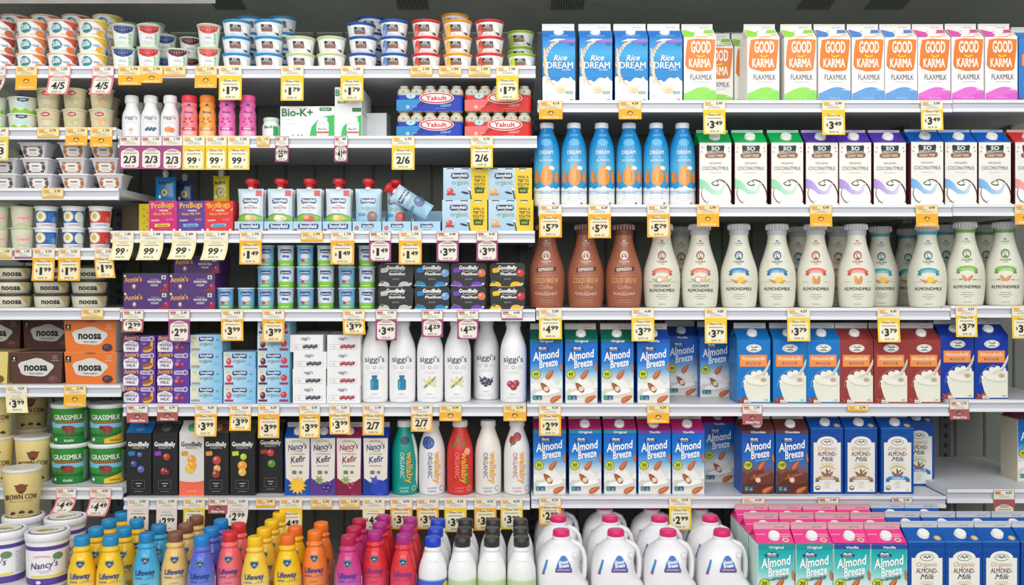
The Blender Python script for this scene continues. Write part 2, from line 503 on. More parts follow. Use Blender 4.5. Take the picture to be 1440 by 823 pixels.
def carton(name, desc, w, hb, art, front, roof, fin=(228, 226, 220), side=None, d=None, hr=66, hf=30, cap=(240, 240, 238),
           capr=27, capu=0, group='milk cartons', roofart=None, cat='carton', mat='coated_board', caph=0.009):
    d = d or w; mb = MB(); hw = w/2*U; hd = d/2*U; B = hb*U; R = hr*U; side = side or (front if not callable(front) else front(hb*0.5))
    b = 0.0012
    # body with slightly broken edges
    f = front if callable(front) else (lambda v: front)
    n = 8 if callable(front) else 1
    for i in range(n):
        z0, z1 = hb*i/n, hb*(i+1)/n; c0, c1 = f(z0), f(z1)
        mb.poly([(-hw+b, -hd, z0*U), (hw-b, -hd, z0*U), (hw-b, -hd, z1*U), (-hw+b, -hd, z1*U)], [c0, c0, c1, c1], mat)
    for sx in (-1, 1):
        q = [(sx*(hw-b), -hd, 0), (sx*hw, -hd+b, 0), (sx*hw, -hd+b, B), (sx*(hw-b), -hd, B)]
        mb.poly(q if sx > 0 else q[::-1], side, mat)
        q = [(sx*hw, -hd+b, 0), (sx*hw, hd, 0), (sx*hw, hd, B), (sx*hw, -hd+b, B)]
        mb.poly(q if sx > 0 else q[::-1], side, mat)
    mb.poly([(hw, hd, 0), (-hw, hd, 0), (-hw, hd, B), (hw, hd, B)], f(hb*0.5), mat)
    mb.poly([(-hw, hd, 0), (hw, hd, 0), (hw, -hd, 0), (-hw, -hd, 0)], (230, 228, 220), mat)
    # gable
    t = 0.0022
    mb.poly([(-hw, -hd, B), (hw, -hd, B), (hw, -t, B+R), (-hw, -t, B+R)], roof, mat)
    mb.poly([(hw, hd, B), (-hw, hd, B), (-hw, t, B+R), (hw, t, B+R)], roof, mat)
    for sx in (-1, 1):
        ap = (sx*hw*0.42, 0, B+R*0.86)
        q = [(sx*hw, -hd, B), (sx*hw, hd, B), ap]; mb.poly(q if sx > 0 else q[::-1], mixc(roof, fin, 0.25), mat)
        q = [(sx*hw, -hd, B), ap, (sx*hw, -t, B+R)]; mb.poly(q if sx > 0 else q[::-1], mixc(roof, (255, 255, 255), 0.1), mat)
        q = [(sx*hw, hd, B), (sx*hw, t, B+R), ap]; mb.poly(q if sx > 0 else q[::-1], mixc(roof, (255, 255, 255), 0.1), mat)
    mb.box(-hw*0.975, hw*0.975, -t, t, B+R, B+R+hf*U, fin, mat)
    A = Art(mb, flat(-hd), mat, None, (-w/2+1.5, w/2-1.5, 1, hb-0.5)); art(A)
    # stamped line along the fin
    A2 = Art(mb, flat(-t), mat); A2.rect(-w/2+6, hb+hr+hf-9, w/2-6, hb+hr+hf-7, mixc(fin, K, 0.25)); A2.rect(w*0.08, hb+hr+9, w*0.2, hb+hr+12, mixc(fin, K, 0.4)); A2.rect(w*0.22, hb+hr+9, w*0.36, hb+hr+12, mixc(fin, K, 0.4))
    sl = math.hypot(hd-t, R); cs = (hd-t)/sl; sn = R/sl
    def rs(u, v, l):      # v measured along the roof panel from its lower edge
        m = v*U
        return (u*U, -hd + m*cs - EPS*l*sn, B + m*sn + EPS*l*cs)
    L = sl/U
    AR = Art(mb, rs, mat, None, (-w/2+1, w/2-1, 0.5, L-1))
    if roofart: roofart(AR, L)
    parts = [('body', mb.mesh('body'), (0, 0, 0), 0, None)]
    if cap:
        cm = MB(); n = 20; rr = capr*U
        c_h = caph
        ring = lambda r, z: [(r*math.cos(2*PI*j/n), r*math.sin(2*PI*j/n), z) for j in range(n)]
        rows = [ring(rr*1.08, 0), ring(rr*1.08, 0.0015), ring(rr, 0.002), ring(rr, c_h*0.85), ring(rr*0.9, c_h)]
        cm.grid(rows, lambda i, j: mixc(cap, (200, 200, 200), 0.25 if j % 2 and 0 < i < 4 else 0), 'soft_plastic'); cm.poly(rows[-1], cap, 'soft_plastic')
        m = L*0.50*U
        loc = (capu*U, -hd + m*cs - 0.0004*sn, B + m*sn + 0.0004*cs)
        parts.append(('cap', cm.mesh('cap'), loc, PI/2 - math.atan2(cs, sn), None))
    return Proto(name, desc, cat, parts, d, hb+hr+hf, group)

def box(name, desc, w, h, d, col, art, cols=None, group='boxes', cat='box', mat='coated_board', sideart=None, extra=None):
    mb = MB(); b = 0.8
    mb.box(-w/2*U, w/2*U, -d/2*U, d/2*U, 0, h*U, col, mat, cols)
    art(Art(mb, flat(-d/2*U), mat, None, (-w/2, w/2, 0.5, h)))
    # closed flap seam on the end and a top seam
    mb.box(-w/2*U-0.0004, -w/2*U, -d/2*U, d/2*U, h*0.48*U, h*0.52*U, mixc(col, K, 0.2), mat)
    mb.box(w/2*U, w/2*U+0.0004, -d/2*U, d/2*U, h*0.48*U, h*0.52*U, mixc(col, K, 0.2), mat)
    if extra: extra(mb)
    return Proto(name, desc, cat, [(name, mb.mesh(name), (0, 0, 0), 0, None)], d, h, group)

def round_pack(name, desc, prof, colf, art, cat, group, lid=None, body='body', mat='soft_plastic', sub=3, pitch=None, sq=0.0,
               lidpart='cap', n=28, maxlen=18, extra=None, lidlabel=None, sharp=False):
    """a lathed bottle, cup or tub. lid: list of (v, r) profile, colour"""
    pr = prof if sharp else smooth_prof(prof, sub)
    mb = MB()
    lathe(mb, pr, colf, mat, n, True, True, True, 0, 0, sq)
    R = prof_fn(pr)
    if art: art(Art(mb, round_surf(R), mat, maxlen))
    parts = [(body, mb.mesh(body), (0, 0, 0), 0, None)]
    if lid:
        lm = MB(); lp, lc, lmat = lid[0], lid[1], lid[2]
        lathe(lm, lp, lc, lmat, n, True, True, True)
        if len(lid) > 3: lid[3](lm)
        parts.append((lidpart, lm.mesh(lidpart), (0, 0, 0), 0, lidlabel))
    if extra: parts += extra()
    top = max([p[0] for p in pr] + ([p[0] for p in lid[0]] if lid else []))
    rm = max(r for v, r in pr)
    p = Proto(name, desc, cat, parts, rm*2, pitch or top, group); p.round = True; return p

# ---- little drawn motifs
def almond(A, u, v, r, rot=0, c=(196, 98, 48), lay=2, k=0.55):
    A.ell(u, v, r*k, r, c, lay, rot, 14, 0.5)
    A.ell(u - r*0.06, v, r*k*0.45, r*0.75, mixc(c, (250, 190, 130), 0.35), lay+1, rot, 10, 0.5)
    A.ell(u + r*0.2, v - r*0.05, r*0.04, r*0.6, mixc(c, K, 0.3), lay+2, rot, 6)
def berry(A, u, v, r, c, lay=2):
    A.ell(u, v, r, r, c, lay, 0, 12); A.ell(u - r*0.3, v + r*0.3, r*0.35, r*0.35, mixc(c, (255, 255, 255), 0.45), lay+1, 0, 8)
def leaf(A, u, v, r, rot, c=(90, 150, 50), lay=2): A.ell(u, v, r*0.4, r, c, lay, rot, 8, 0.6)
def star(A, u, v, r0, r1, n, c, lay=2):
    A.poly([(u + (r0 if i % 2 else r1)*math.cos(PI*i/n), v + (r0 if i % 2 else r1)*math.sin(PI*i/n)) for i in range(2*n)], c, lay)
def ribbon(A, u, v, w, h, c, sag=8, lay=2, tail=True):
    n = 8
    top = [(u + w*(i/n-0.5), v + h/2 + sag*(1-(2*i/n-1)**2)) for i in range(n+1)]
    bot = [(p[0], p[1]-h) for p in top]
    A.poly(bot + top[::-1], c, lay)
    if tail:
        for s in (-1, 1):
            x = u + s*w/2; dk = mixc(c, K, 0.25)
            A.poly([(x - s*8, v-h/2-9), (x + s*w*0.13, v-h/2-9), (x + s*w*0.07, v-4), (x + s*w*0.13, v+h/2-7), (x - s*8, v+h/2-7)], dk, lay-1)
def splash(seed, base, amp, w):
    rnd = random.Random(seed); ph = [rnd.uniform(0, 6) for _ in range(3)]
    return lambda u: base + amp*(math.sin(u/w*9+ph[0])*0.5 + math.sin(u/w*23+ph[1])*0.3 + math.sin(u/w*41+ph[2])*0.2)

# ---- almond drink cartons with flying almonds
def AB(flavour, num, roof, strip, desc, top=(0, 96, 196), mid=(20, 128, 214), low=(228, 226, 218), choc=False, teal=False, side=None):
    w, hb = 180, 350
    if choc: f = ramp([(0, (112, 60, 45)), (95, (128, 72, 54)), (135, (120, 90, 110)), (170, (60, 110, 180)), (230, (20, 100, 190)), (350, (0, 78, 168))])
    elif teal: f = ramp([(0, (240, 240, 236)), (150, (232, 240, 236)), (215, (120, 208, 205)), (300, (20, 176, 178)), (350, (0, 160, 166))])
    else: f = ramp([(0, low), (110, low), (150, (206, 216, 222)), (205, mid), (350, top)])
    def art(A):
        if not choc and not teal:
            A.wave(-w/2+2, w/2-2, 60, splash(3, 120, 30, w), (240, 240, 234), 1)
            A.wave(-w/2+2, w/2-2, 30, splash(5, 70, 22, w), (214, 212, 204), 2)
            A.ell(5, 60, 70, 14, (250, 249, 244), 3, 8)
        if choc:
            A.wave(-w/2+2, w/2-2, 40, splash(8, 125, 24, w), (112, 62, 46), 1)
            A.wave(-w/2+2, w/2-2, 0, splash(9, 66, 26, w), (92, 48, 36), 2)
            A.ell(10, 100, 60, 8, (150, 96, 72), 3, 16)
        hy = 346 if not teal else 338
        A.rect(-w/2+1, hy-12 if not teal else hy-10, w/2-1, 350, strip, 4)
        A.text(flavour, 0, 336 if not teal else 330, 12, len(flavour)*9, (240, 240, 240), 5, 0.02)
        # hill emblem
        A.poly([(-52, 288), (8, 288), (14, 300), (-2, 304), (-10, 316), (-22, 308), (-34, 316), (-44, 303), (-60, 300)], (54, 60, 108), 4)
        A.poly([(-46, 300), (0, 300), (-10, 310), (-23, 304), (-36, 311)], (225, 232, 240), 5)
        A.text('DIAMOND', -22, 290, 8, 44, (235, 235, 240), 6, 0.02)
        A.text('Almond', 0, 244, 44, 152, (250, 250, 250), 6, 0.022, 0.25, 9)
        A.text('Breeze', 12, 200, 42, 104, (250, 250, 250), 6, 0.022, 0.25, 9)
        A.text('Almondmilk', 20, 184, 11, 80, (120, 205, 240) if not teal else (60, 80, 90), 6, 0.02, 0.2, 9)
        if teal:
            A.text('Almond Coconut', 0, 176, 12, 110, (60, 90, 90), 6, 0.02, 0.2, 6)
        A.ell(-58, 158, 25, 25, (110, 130, 30), 5, 0, 20); A.ell(-58, 158, 22, 22, (216, 222, 50), 6, 0, 20)
        A.text(num, -58, 153, 17, 26 if len(num) < 3 else 34, (20, 50, 60), 7, 0.03); A.text('CALORIES', -58, 144, 5, 26, (20, 50, 60), 7)
        c = (198, 98, 48)
        almond(A, 18, 158, 32, -38, c, 6); almond(A, -10, 86, 34, 40, mixc(c, (90, 40, 20), 0.4), 6, 0.6)
        A.ell(-2, 78, 14, 14, (236, 214, 190), 9, 30)
        almond(A, 50, 24, 34, -62, c, 6); almond(A, 82, 200, 26, 8, c, 6, 0.36)
        A.rect(-76, 18, -54, 42, (40, 130, 120), 5); A.rect(-53, 18, -26, 42, (34, 84, 130), 5)
        A.lines(-40, 32, 18, 3, 6, (200, 220, 230), 6); A.lines(-65, 32, 14, 2, 8, (200, 230, 220), 6)
    def ra(A, L):
        A.rect(-w/2+2, 0, w/2-2, 8, strip, 1)
        if teal:
            A.ell(52, L*0.28, 17, 15, (236, 190, 190), 1); A.ell(52, L*0.28, 10, 8, (190, 120, 110), 2)
            A.rect(30, L*0.62, 80, L*0.66, (250, 190, 215), 1); A.rect(30, L*0.5, 80, L*0.54, (250, 190, 215), 1)
            A.rect(-84, L*0.62, -40, L*0.66, (250, 190, 215), 1)
    fin = (206, 200, 190) if not teal else (214, 172, 178)
    return carton('almond_milk_carton', desc, w, hb, art, f, roof, fin, side=side or (f(260) if not teal else (214, 236, 228)), roofart=ra, hr=52, hf=33, group='almond milk cartons with flying almonds')

def rice():
    w, hb = 184, 362
    f = ramp([(0, (244, 243, 240)), (128, (243, 244, 244)), (130, (28, 136, 206)), (200, (28, 140, 208)), (290, (70, 176, 222)), (330, (30, 130, 208)), (362, (20, 112, 200))])
    def art(A):
        A.rect(-90, 118, 90, 142, (28, 130, 202), 1)
        A.wave(-91, 91, 60, splash(2, 128, 22, w), (246, 246, 243), 2)
        for i in range(16):     # ears of grain
            a = math.radians(100 + i*9.6); u = 20 + 102*math.cos(a); v = 215 + 130*math.sin(a)
            if u < -86: u = -86
            A.ell(u, v, 7, 15, (236, 200, 160) if i % 2 else (224, 178, 134), 3, math.degrees(a)+ (14 if i % 2 else -18), 8, 0.5)
            A.ell(u+9, v-3, 3, 10, (250, 240, 226), 3, math.degrees(a)+20, 6)
        A.poly([(-70, 100), (-58, 100), (-64, 210), (-78, 300), (-84, 300)], (240, 214, 184), 3)
        A.poly([(-10, 338), (30, 350), (90, 350), (90, 336), (30, 330)], (160, 110, 190), 3)
        A.poly([(-60, 336), (-20, 352), (40, 350), (-10, 340)], (245, 245, 250), 4)
        A.text('Rice', 8, 232, 30, 76, W, 6, 0.02, 0.3, 3)
        A.text('DREAM', 6, 188, 36, 142, (250, 250, 250), 6, 0.02)
        A.text('RICE DRINK', 42, 176, 8, 48, W, 6, 0.01)
        A.ell(8, 72, 32, 20, (246, 222, 190), 4); A.ell(16, 66, 20, 14, (238, 205, 160), 5)
        A.lines(-66, 40, 30, 3, 8, (190, 190, 200), 4); A.rect(38, 48, 52, 64, (150, 190, 140), 5); A.rect(54, 48, 78, 64, (170, 180, 190), 5)
        A.rect(60, 8, 80, 22, (190, 190, 200), 4); A.text('1.89L', 70, 10, 7, 16, (60, 60, 80), 5)
        A.lines(70, 322, 34, 2, 7, (90, 60, 130), 6)
    def ra(A, L): A.rect(-92, L*0.8, 92, L, (236, 236, 236), 1); A.rect(-50, L*0.1, 50, L*0.2, (120, 180, 226), 1)
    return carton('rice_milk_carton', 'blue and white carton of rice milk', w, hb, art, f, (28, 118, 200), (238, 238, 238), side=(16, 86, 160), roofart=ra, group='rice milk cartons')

def karma(c1, c2, roof, desc, org=(232, 132, 42)):
    w, hb = 178, 360
    def art(A):
        A.wave(-88, 88, 4, lambda u: 66 + 20*math.sin((u+50)/42), c1, 1)
        A.wave(-88, 88, 0, lambda u: 38 + 14*math.sin((u-20)/36), mixc(c1, c2, 0.45), 2)
        A.wave(-88, 88, 0, lambda u: 14 + 4*math.sin((u)/20), c2, 3)
        A.text('VANILLA', 58, 66, 9, 30, W, 4, 0.02); A.text('32 FL OZ (1 QT)', 0, 22, 7, 60, W, 5); A.text('NON DAIRY BEVERAGE', 0, 10, 5, 110, mixc(c1, W, 0.7), 5)
        P = [(-70, 346), (-20, 354), (50, 350), (84, 348), (82, 300), (70, 188), (58, 176), (-10, 172), (-70, 188), (-82, 208), (-78, 290)]
        A.poly(P, org, 2)
        A.text('GOOD', 4, 276, 62, 110, (252, 240, 226), 4, 0.03)
        A.text('KARMA', -2, 194, 50, 118, (252, 240, 226), 4, 0.03)
        A.poly([(-22, 266), (0, 256), (28, 264), (24, 254), (0, 247), (-18, 254)], (240, 200, 40), 4)
        A.text('FLAXMILK', 6, 126, 30, 122, (88, 74, 84), 4, 0.0)
        A.lines(6, 112, 120, 1, 6, (190, 188, 190), 2, 3)
    def ra(A, L):
        A.poly([(-88, 2), (-40, 2), (-10, L*0.5), (-70, L*0.95), (-84, L*0.95)], roof, 1)
        A.poly([(30, L*0.5), (84, L*0.55), (84, L*0.95), (40, L*0.95)], roof, 1)
        A.rect(40, 6, 84, L*0.45, (236, 226, 190), 1); A.lines(62, L*0.32, 34, 2, 9, (150, 140, 90), 2)
        A.rect(-26, 2, 40, 10, org, 2)
    return carton('flax_milk_carton', desc, w, hb, art, (245, 243, 240), (240, 238, 234), (232, 228, 222), side=(240, 238, 234), roofart=ra, group='flax milk cartons', capr=26)

def sodel(roof, tint, desc):
    w, hb = 180, 346
    def art(A):
        A.poly([(-42, 334), (-30, 330), (30, 330), (42, 334), (50, 326), (44, 290), (-44, 290), (-50, 326)], (34, 44, 42), 2)
        A.text('SO', 0, 305, 20, 46, W, 4, 0.03); A.text('DELICIOUS', 0, 292, 9, 80, W, 4, 0.02)
        A.poly([(-54, 286), (54, 290), (58, 276), (50, 264), (-48, 262), (-58, 272)], (150, 92, 60), 3); A.text('DAIRY FREE', 0, 268, 13, 84, (240, 220, 200), 5, 0.02, 0, 2)
        for u, v in ((-72, 320), (72, 318), (-76, 296), (76, 298)): A.ell(u, v, 5, 5, (206, 150, 150), 2, 0, 6)
        A.text('ORGANIC', 0, 228, 12, 70, (150, 140, 120), 3, 0.0)
        A.text('COCONUTMILK', 0, 196, 20, 148, (110, 96, 84), 3, 0.005)
        A.lines(0, 180, 90, 1, 7, (190, 186, 176), 2)
        g = lambda u, v: mixc(tint, (244, 241, 234), 0.15 + max(0, (u + 92))/240)
        # coconut halves
        A.ell(34, 62, 56, 84, (96, 48, 44), 2, 14, 24); A.ell(29, 58, 54, 82, (245, 243, 236), 3, 14, 24)
        A.ell(-8, 64, 72, 62, (120, 84, 76), 4, -10, 24); A.ell(-5, 66, 71, 62, (248, 247, 243), 5, -10, 24)
        A.poly([(-92, 150), (-60, 138), (-36, 116), (-20, 92), (10, 78), (28, 88), (44, 118), (60, 128), (40, 70), (20, 60), (-20, 62), (-48, 84), (-70, 96), (-92, 96)], g, 6)
        A.poly([(-93, 0), (93, 0), (93, 14), (-93, 10)], (245, 243, 238), 7)
        A.ell(-2, 118, 22, 10, (70, 70, 60), 7, -12); A.ell(-4, 122, 18, 8, (240, 240, 235), 8, -12); leaf(A, -12, 128, 12, -60, (70, 120, 60), 9); leaf(A, 10, 134, 10, 30, (70, 120, 60), 9)
        A.text('32 FL OZ', -50, 20, 6, 34, (120, 110, 110), 8)
    def ra(A, L): A.rect(-93, 0, 93, 3, W, 1); A.text('ORIGINAL', -50, 8, 7, 40, mixc(roof, W, 0.5), 1)
    return carton('coconut_milk_carton', desc, w, hb, art, (241, 239, 232), roof, mixc(roof, W, 0.72), side=(96, 42, 52), roofart=ra, hf=14, hr=70, group='coconut milk cartons', capr=29, capu=4)

def glassmilk(bg, desc, d=184):
    w, hb = 184, 350
    def art(A):
        A.ell(0, 302, 42, 22, (246, 246, 240), 2, 0, 24); A.ell(0, 302, 36, 17, (60, 90, 60), 3, 0, 20); A.ell(0, 302, 34, 15, (246, 246, 240), 4, 0, 20)
        A.poly([(-26, 306), (-12, 312), (0, 307), (14, 313), (26, 304), (14, 306), (0, 302), (-14, 307)], (70, 90, 70), 5); A.rect(-16, 291, 16, 297, (90, 110, 90), 5)
        A.rect(-78, 200, 72, 266, (240, 138, 62), 2); A.rect(-74, 204, 68, 262, (244, 150, 76), 3)
        A.text('Almondmilk', -3, 236, 20, 130, (252, 236, 214), 4, 0.01); A.rect(-42, 214, 36, 224, (150, 70, 40), 4); A.text('UNSWEETENED', -3, 216, 6, 66, W, 5)
        # glass of milk with a straw
        A.poly([(-58, 96), (-36, 22), (-30, 6), (88, 6), (88, 150), (70, 158), (40, 172), (10, 164), (-30, 148), (-52, 126)], (232, 230, 214), 3)
        for u, v, r in ((-32, 140, 20), (0, 160, 18), (30, 168, 16), (60, 160, 18), (-46, 118, 14)): A.ell(u, v, r, r*0.9, (242, 241, 228), 4, 0, 10)
        A.ell(16, 112, 64, 18, (218, 214, 196), 5, -8); A.ell(16, 116, 60, 15, (240, 238, 226), 6, -8)
        A.ell(52, 128, 16, 12, (196, 170, 150), 7); A.ell(22, 150, 18, 7, (224, 220, 204), 7, 20)
        A.poly([(38, 160), (50, 164), (88, 246), (88, 214), (60, 152)], (206, 200, 186), 8); A.poly([(44, 164), (50, 164), (88, 240), (88, 232)], (250, 248, 240), 9)
        for i in range(24):
            a0 = PI*0.5 + i*0.07
            u = 15 + 84*math.cos(a0); v = 92 + 92*math.sin(a0)
            A.ell(u, v, 3, 2, mixc(bg, W, 0.6), 5, 0, 5)
        A.wave(-90, -30, 2, lambda u: 22 + 12*math.sin(u/11), (156, 62, 48), 7); almond(A, -76, 20, 14, 50, (170, 74, 56), 8); almond(A, -46, 24, 13, -50, (170, 74, 56), 8)
        A.rect(-56, 2, -18, 18, (238, 226, 220), 12); A.text('HALF GAL', -37, 6, 6, 26, K, 13)
        A.text('1.89L', 66, 14, 7, 22, K, 9)
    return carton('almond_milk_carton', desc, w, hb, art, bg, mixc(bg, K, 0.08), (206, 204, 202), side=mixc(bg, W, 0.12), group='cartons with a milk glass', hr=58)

def arch(flavour, rib, desc, gold=(206, 170, 90), bg=(0, 74, 160)):
    w, hb = 181, 360
    def art(A):
        for i in range(9):
            A.wave(-92, 92, 20+i*40, lambda u, i=i: 24 + i*40 + 4*math.sin(u/14+i), mixc(bg, (0, 40, 110), 0.35), 1)
            A.wave(-92, 92, 17+i*40, lambda u, i=i: 20 + i*40 + 4*math.sin(u/14+i), bg, 2)
        P = [(-75, 12), (75, 12), (75, 284)] + [(56*math.cos(a)*1.0, 284+34*math.sin(a)) for a in [PI*i/14 for i in range(15)]] + [(-75, 284)]
        A.poly(P, (238, 236, 228), 3)
        A.ell(0, 286, 34, 17, (110, 112, 100), 4, 0, 20); A.ell(0, 286, 31, 14, (240, 238, 230), 5, 0, 20); A.poly([(-24, 284), (-8, 296), (0, 286), (10, 297), (24, 284), (8, 288), (0, 280), (-9, 288)], (90, 94, 80), 6)
        A.text('Organic', 0, 242, 22, 104, (206, 162, 116), 4, 0.01, 0.2)
        A.text('ALMOND-', 0, 210, 24, 106, (84, 66, 60), 4, 0.02)
        A.text('Milk', 2, 180, 26, 70, (84, 66, 60), 4, 0.02, 0.35)
        A.lines(0, 166, 80, 2, 8, (190, 186, 170), 4)
        ribbon(A, 0, 138, 84, 8, (218, 186, 70), 14, 4, False)
        for u, v, r in ((-22, 112, 40), (0, 116, 0), (20, 112, -40), (-2, 106, 80)): almond(A, u, v, 17, r, (150, 90, 60), 6)
        leaf(A, -4, 132, 12, 10, (70, 100, 50), 8); leaf(A, 14, 130, 10, -40, (70, 100, 50), 8)
        ribbon(A, 0, 86, 108, 18, rib, 6, 8); A.text(flavour, 0, 84, 12, 74, W, 10, 0.02)
        A.lines(0, 64, 36, 4, 10, (180, 176, 164), 4)
        A.ell(-52, 34, 14, 12, (60, 84, 60), 4); A.ell(-52, 36, 10, 6, (230, 230, 220), 5)
        A.text('1.89L', 56, 18, 6, 18, (120, 120, 110), 4)
    def ra(A, L): A.ell(62, L*0.28, 17, 16, gold, 1, 0, 14); A.ell(62, L*0.28, 11, 10, mixc(gold, W, 0.4), 2, 0, 12); A.rect(-92, 0, 92, 4, (90, 160, 220), 1)
    return carton('almond_milk_carton', desc, w, hb, art, bg, mixc(bg, (20, 100, 190), 0.4), (206, 208, 212), side=bg, group='blue cartons with an arched label', roofart=ra, hr=50)

def kefir_carton(cb, ct, script, fruit, desc):
    w, hb = 142, 322
    def art(A):
        A.poly([(-62, 96), (-20, 66), (20, 66), (64, 96), (68, 316), (-66, 316)], (232, 226, 214), 1)
        A.text('ORGANIC', 0, 296, 10, 70, (130, 130, 120), 3, 0.0, 0, 0, 0, 0.004)
        A.text("Nancy's", 2, 254, 32, 104, script, 3, 0.018, 0.25, 8)
        A.text('LOWFAT', 4, 240, 8, 42, (90, 80, 80), 3); A.text('CULTURED MILK', 2, 226, 7, 78, (90, 80, 80), 3)
        A.text('Kefir', 6, 184, 34, 84, script, 3, 0.018, 0.25, 8)
        A.text('SMOOTHIE', 0, 160, 7, 66, K, 3, 0.01)
        A.rect(-28, 118, -4, 138, (110, 130, 90), 3); A.ell(18, 128, 10, 9, (120, 130, 110), 3)
        fruit(A)
        A.text('32 FL OZ', 30, 6, 5, 30, mixc(cb, W, 0.5), 6)
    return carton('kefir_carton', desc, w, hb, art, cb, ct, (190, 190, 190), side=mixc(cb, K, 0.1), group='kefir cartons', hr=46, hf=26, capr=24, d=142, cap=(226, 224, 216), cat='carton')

def probiotic(front, capc, roof, fruits, accent, desc, white=False):
    w, hb = 138, 346
    def art(A):
        tx = W if not white else (80, 80, 80)
        if white: A.wave(-68, 68, 0, lambda u: 74 + (u/68)**2*8, (240, 110, 80), 1)
        A.text('GoodBelly', 0, 272, 24, 116, tx, 3, 0.03); A.text('PROBIOTICS', 0, 258, 9, 66, mixc(tx, front, 0.2), 3, 0.01)
        A.rrect(-56, 220, -20, 244, 5, accent, 3, 6)
        for i, (c, u, v, r) in enumerate(fruits): berry(A, u, v, r, c, 4 + 2*(i % 3))
        if not white:
            A.poly([(-36, 36), (34, 36), (34, 86), (-36, 86)], (110, 108, 90), 2); A.poly([(-34, 38), (32, 38), (32, 84), (-34, 84)], front, 3)
            A.lines(0, 64, 44, 1, 9, (170, 170, 160), 4, 5); A.lines(0, 50, 24, 1, 9, (170, 170, 160), 4, 5)
            A.lines(0, 22, 60, 1, 5, (150, 150, 140), 3)
        else: A.text('32 FL OZ', 0, 20, 8, 50, (250, 220, 200), 3)
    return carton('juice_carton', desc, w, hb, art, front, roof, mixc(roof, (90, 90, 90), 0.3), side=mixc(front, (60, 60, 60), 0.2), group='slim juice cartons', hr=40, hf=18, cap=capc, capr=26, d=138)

# ---- bottles
def dream(desc, flavour):
    prof = [(0, 66), (4, 72), (60, 73), (180, 73), (280, 72), (330, 68), (372, 57), (408, 42), (430, 36), (436, 34)]
    f = lambda v: (244, 243, 242) if v < 96 else mixc((92, 186, 226), (20, 140, 208), abs(v-210)/150.0)
    def art(A):
        A.wave(-98, 98, 84, splash(4, 100, 12, 140), (245, 245, 244), 1, 20)
        A.text('DREAM', 0, 284, 22, 76, W, 3, 0.02); A.text('DREAM', 0, 385, 14, 40, (160, 210, 238), 3, 0.01)
        A.ell(0, 350, 30, 22, (90, 180, 226), 2)
        A.text('ALMOND', 0, 244, 13, 76, W, 3, 0.02); A.text('NON DAIRY', 0, 262, 9, 50, (200, 226, 240), 3)
        almond(A, 2, 168, 58, 0, (240, 150, 50), 3, 0.78); almond(A, -60, 160, 36, 0, (236, 140, 60), 2, 0.66); almond(A, 64, 160, 36, 0, (236, 140, 60), 2, 0.66)
        star(A, 26, 208, 8, 15, 5, (245, 245, 240), 6); A.ell(34, 206, 12, 11, (240, 246, 250), 5)
        A.text(flavour, 0, 66, 8, 74, (90, 150, 190), 3, 0.01); A.lines(0, 50, 84, 3, 12, (196, 200, 206), 2)
        A.rect(36, 8, 48, 18, (120, 130, 130), 2)
    cap = ([(434, 37), (438, 39), (462, 38), (465, 34)], (236, 238, 242), 'soft_plastic')
    return round_pack('milk_bottle', desc, prof, f, art, 'bottle', 'blue almond drink bottles', cap, mat='glossy_plastic')

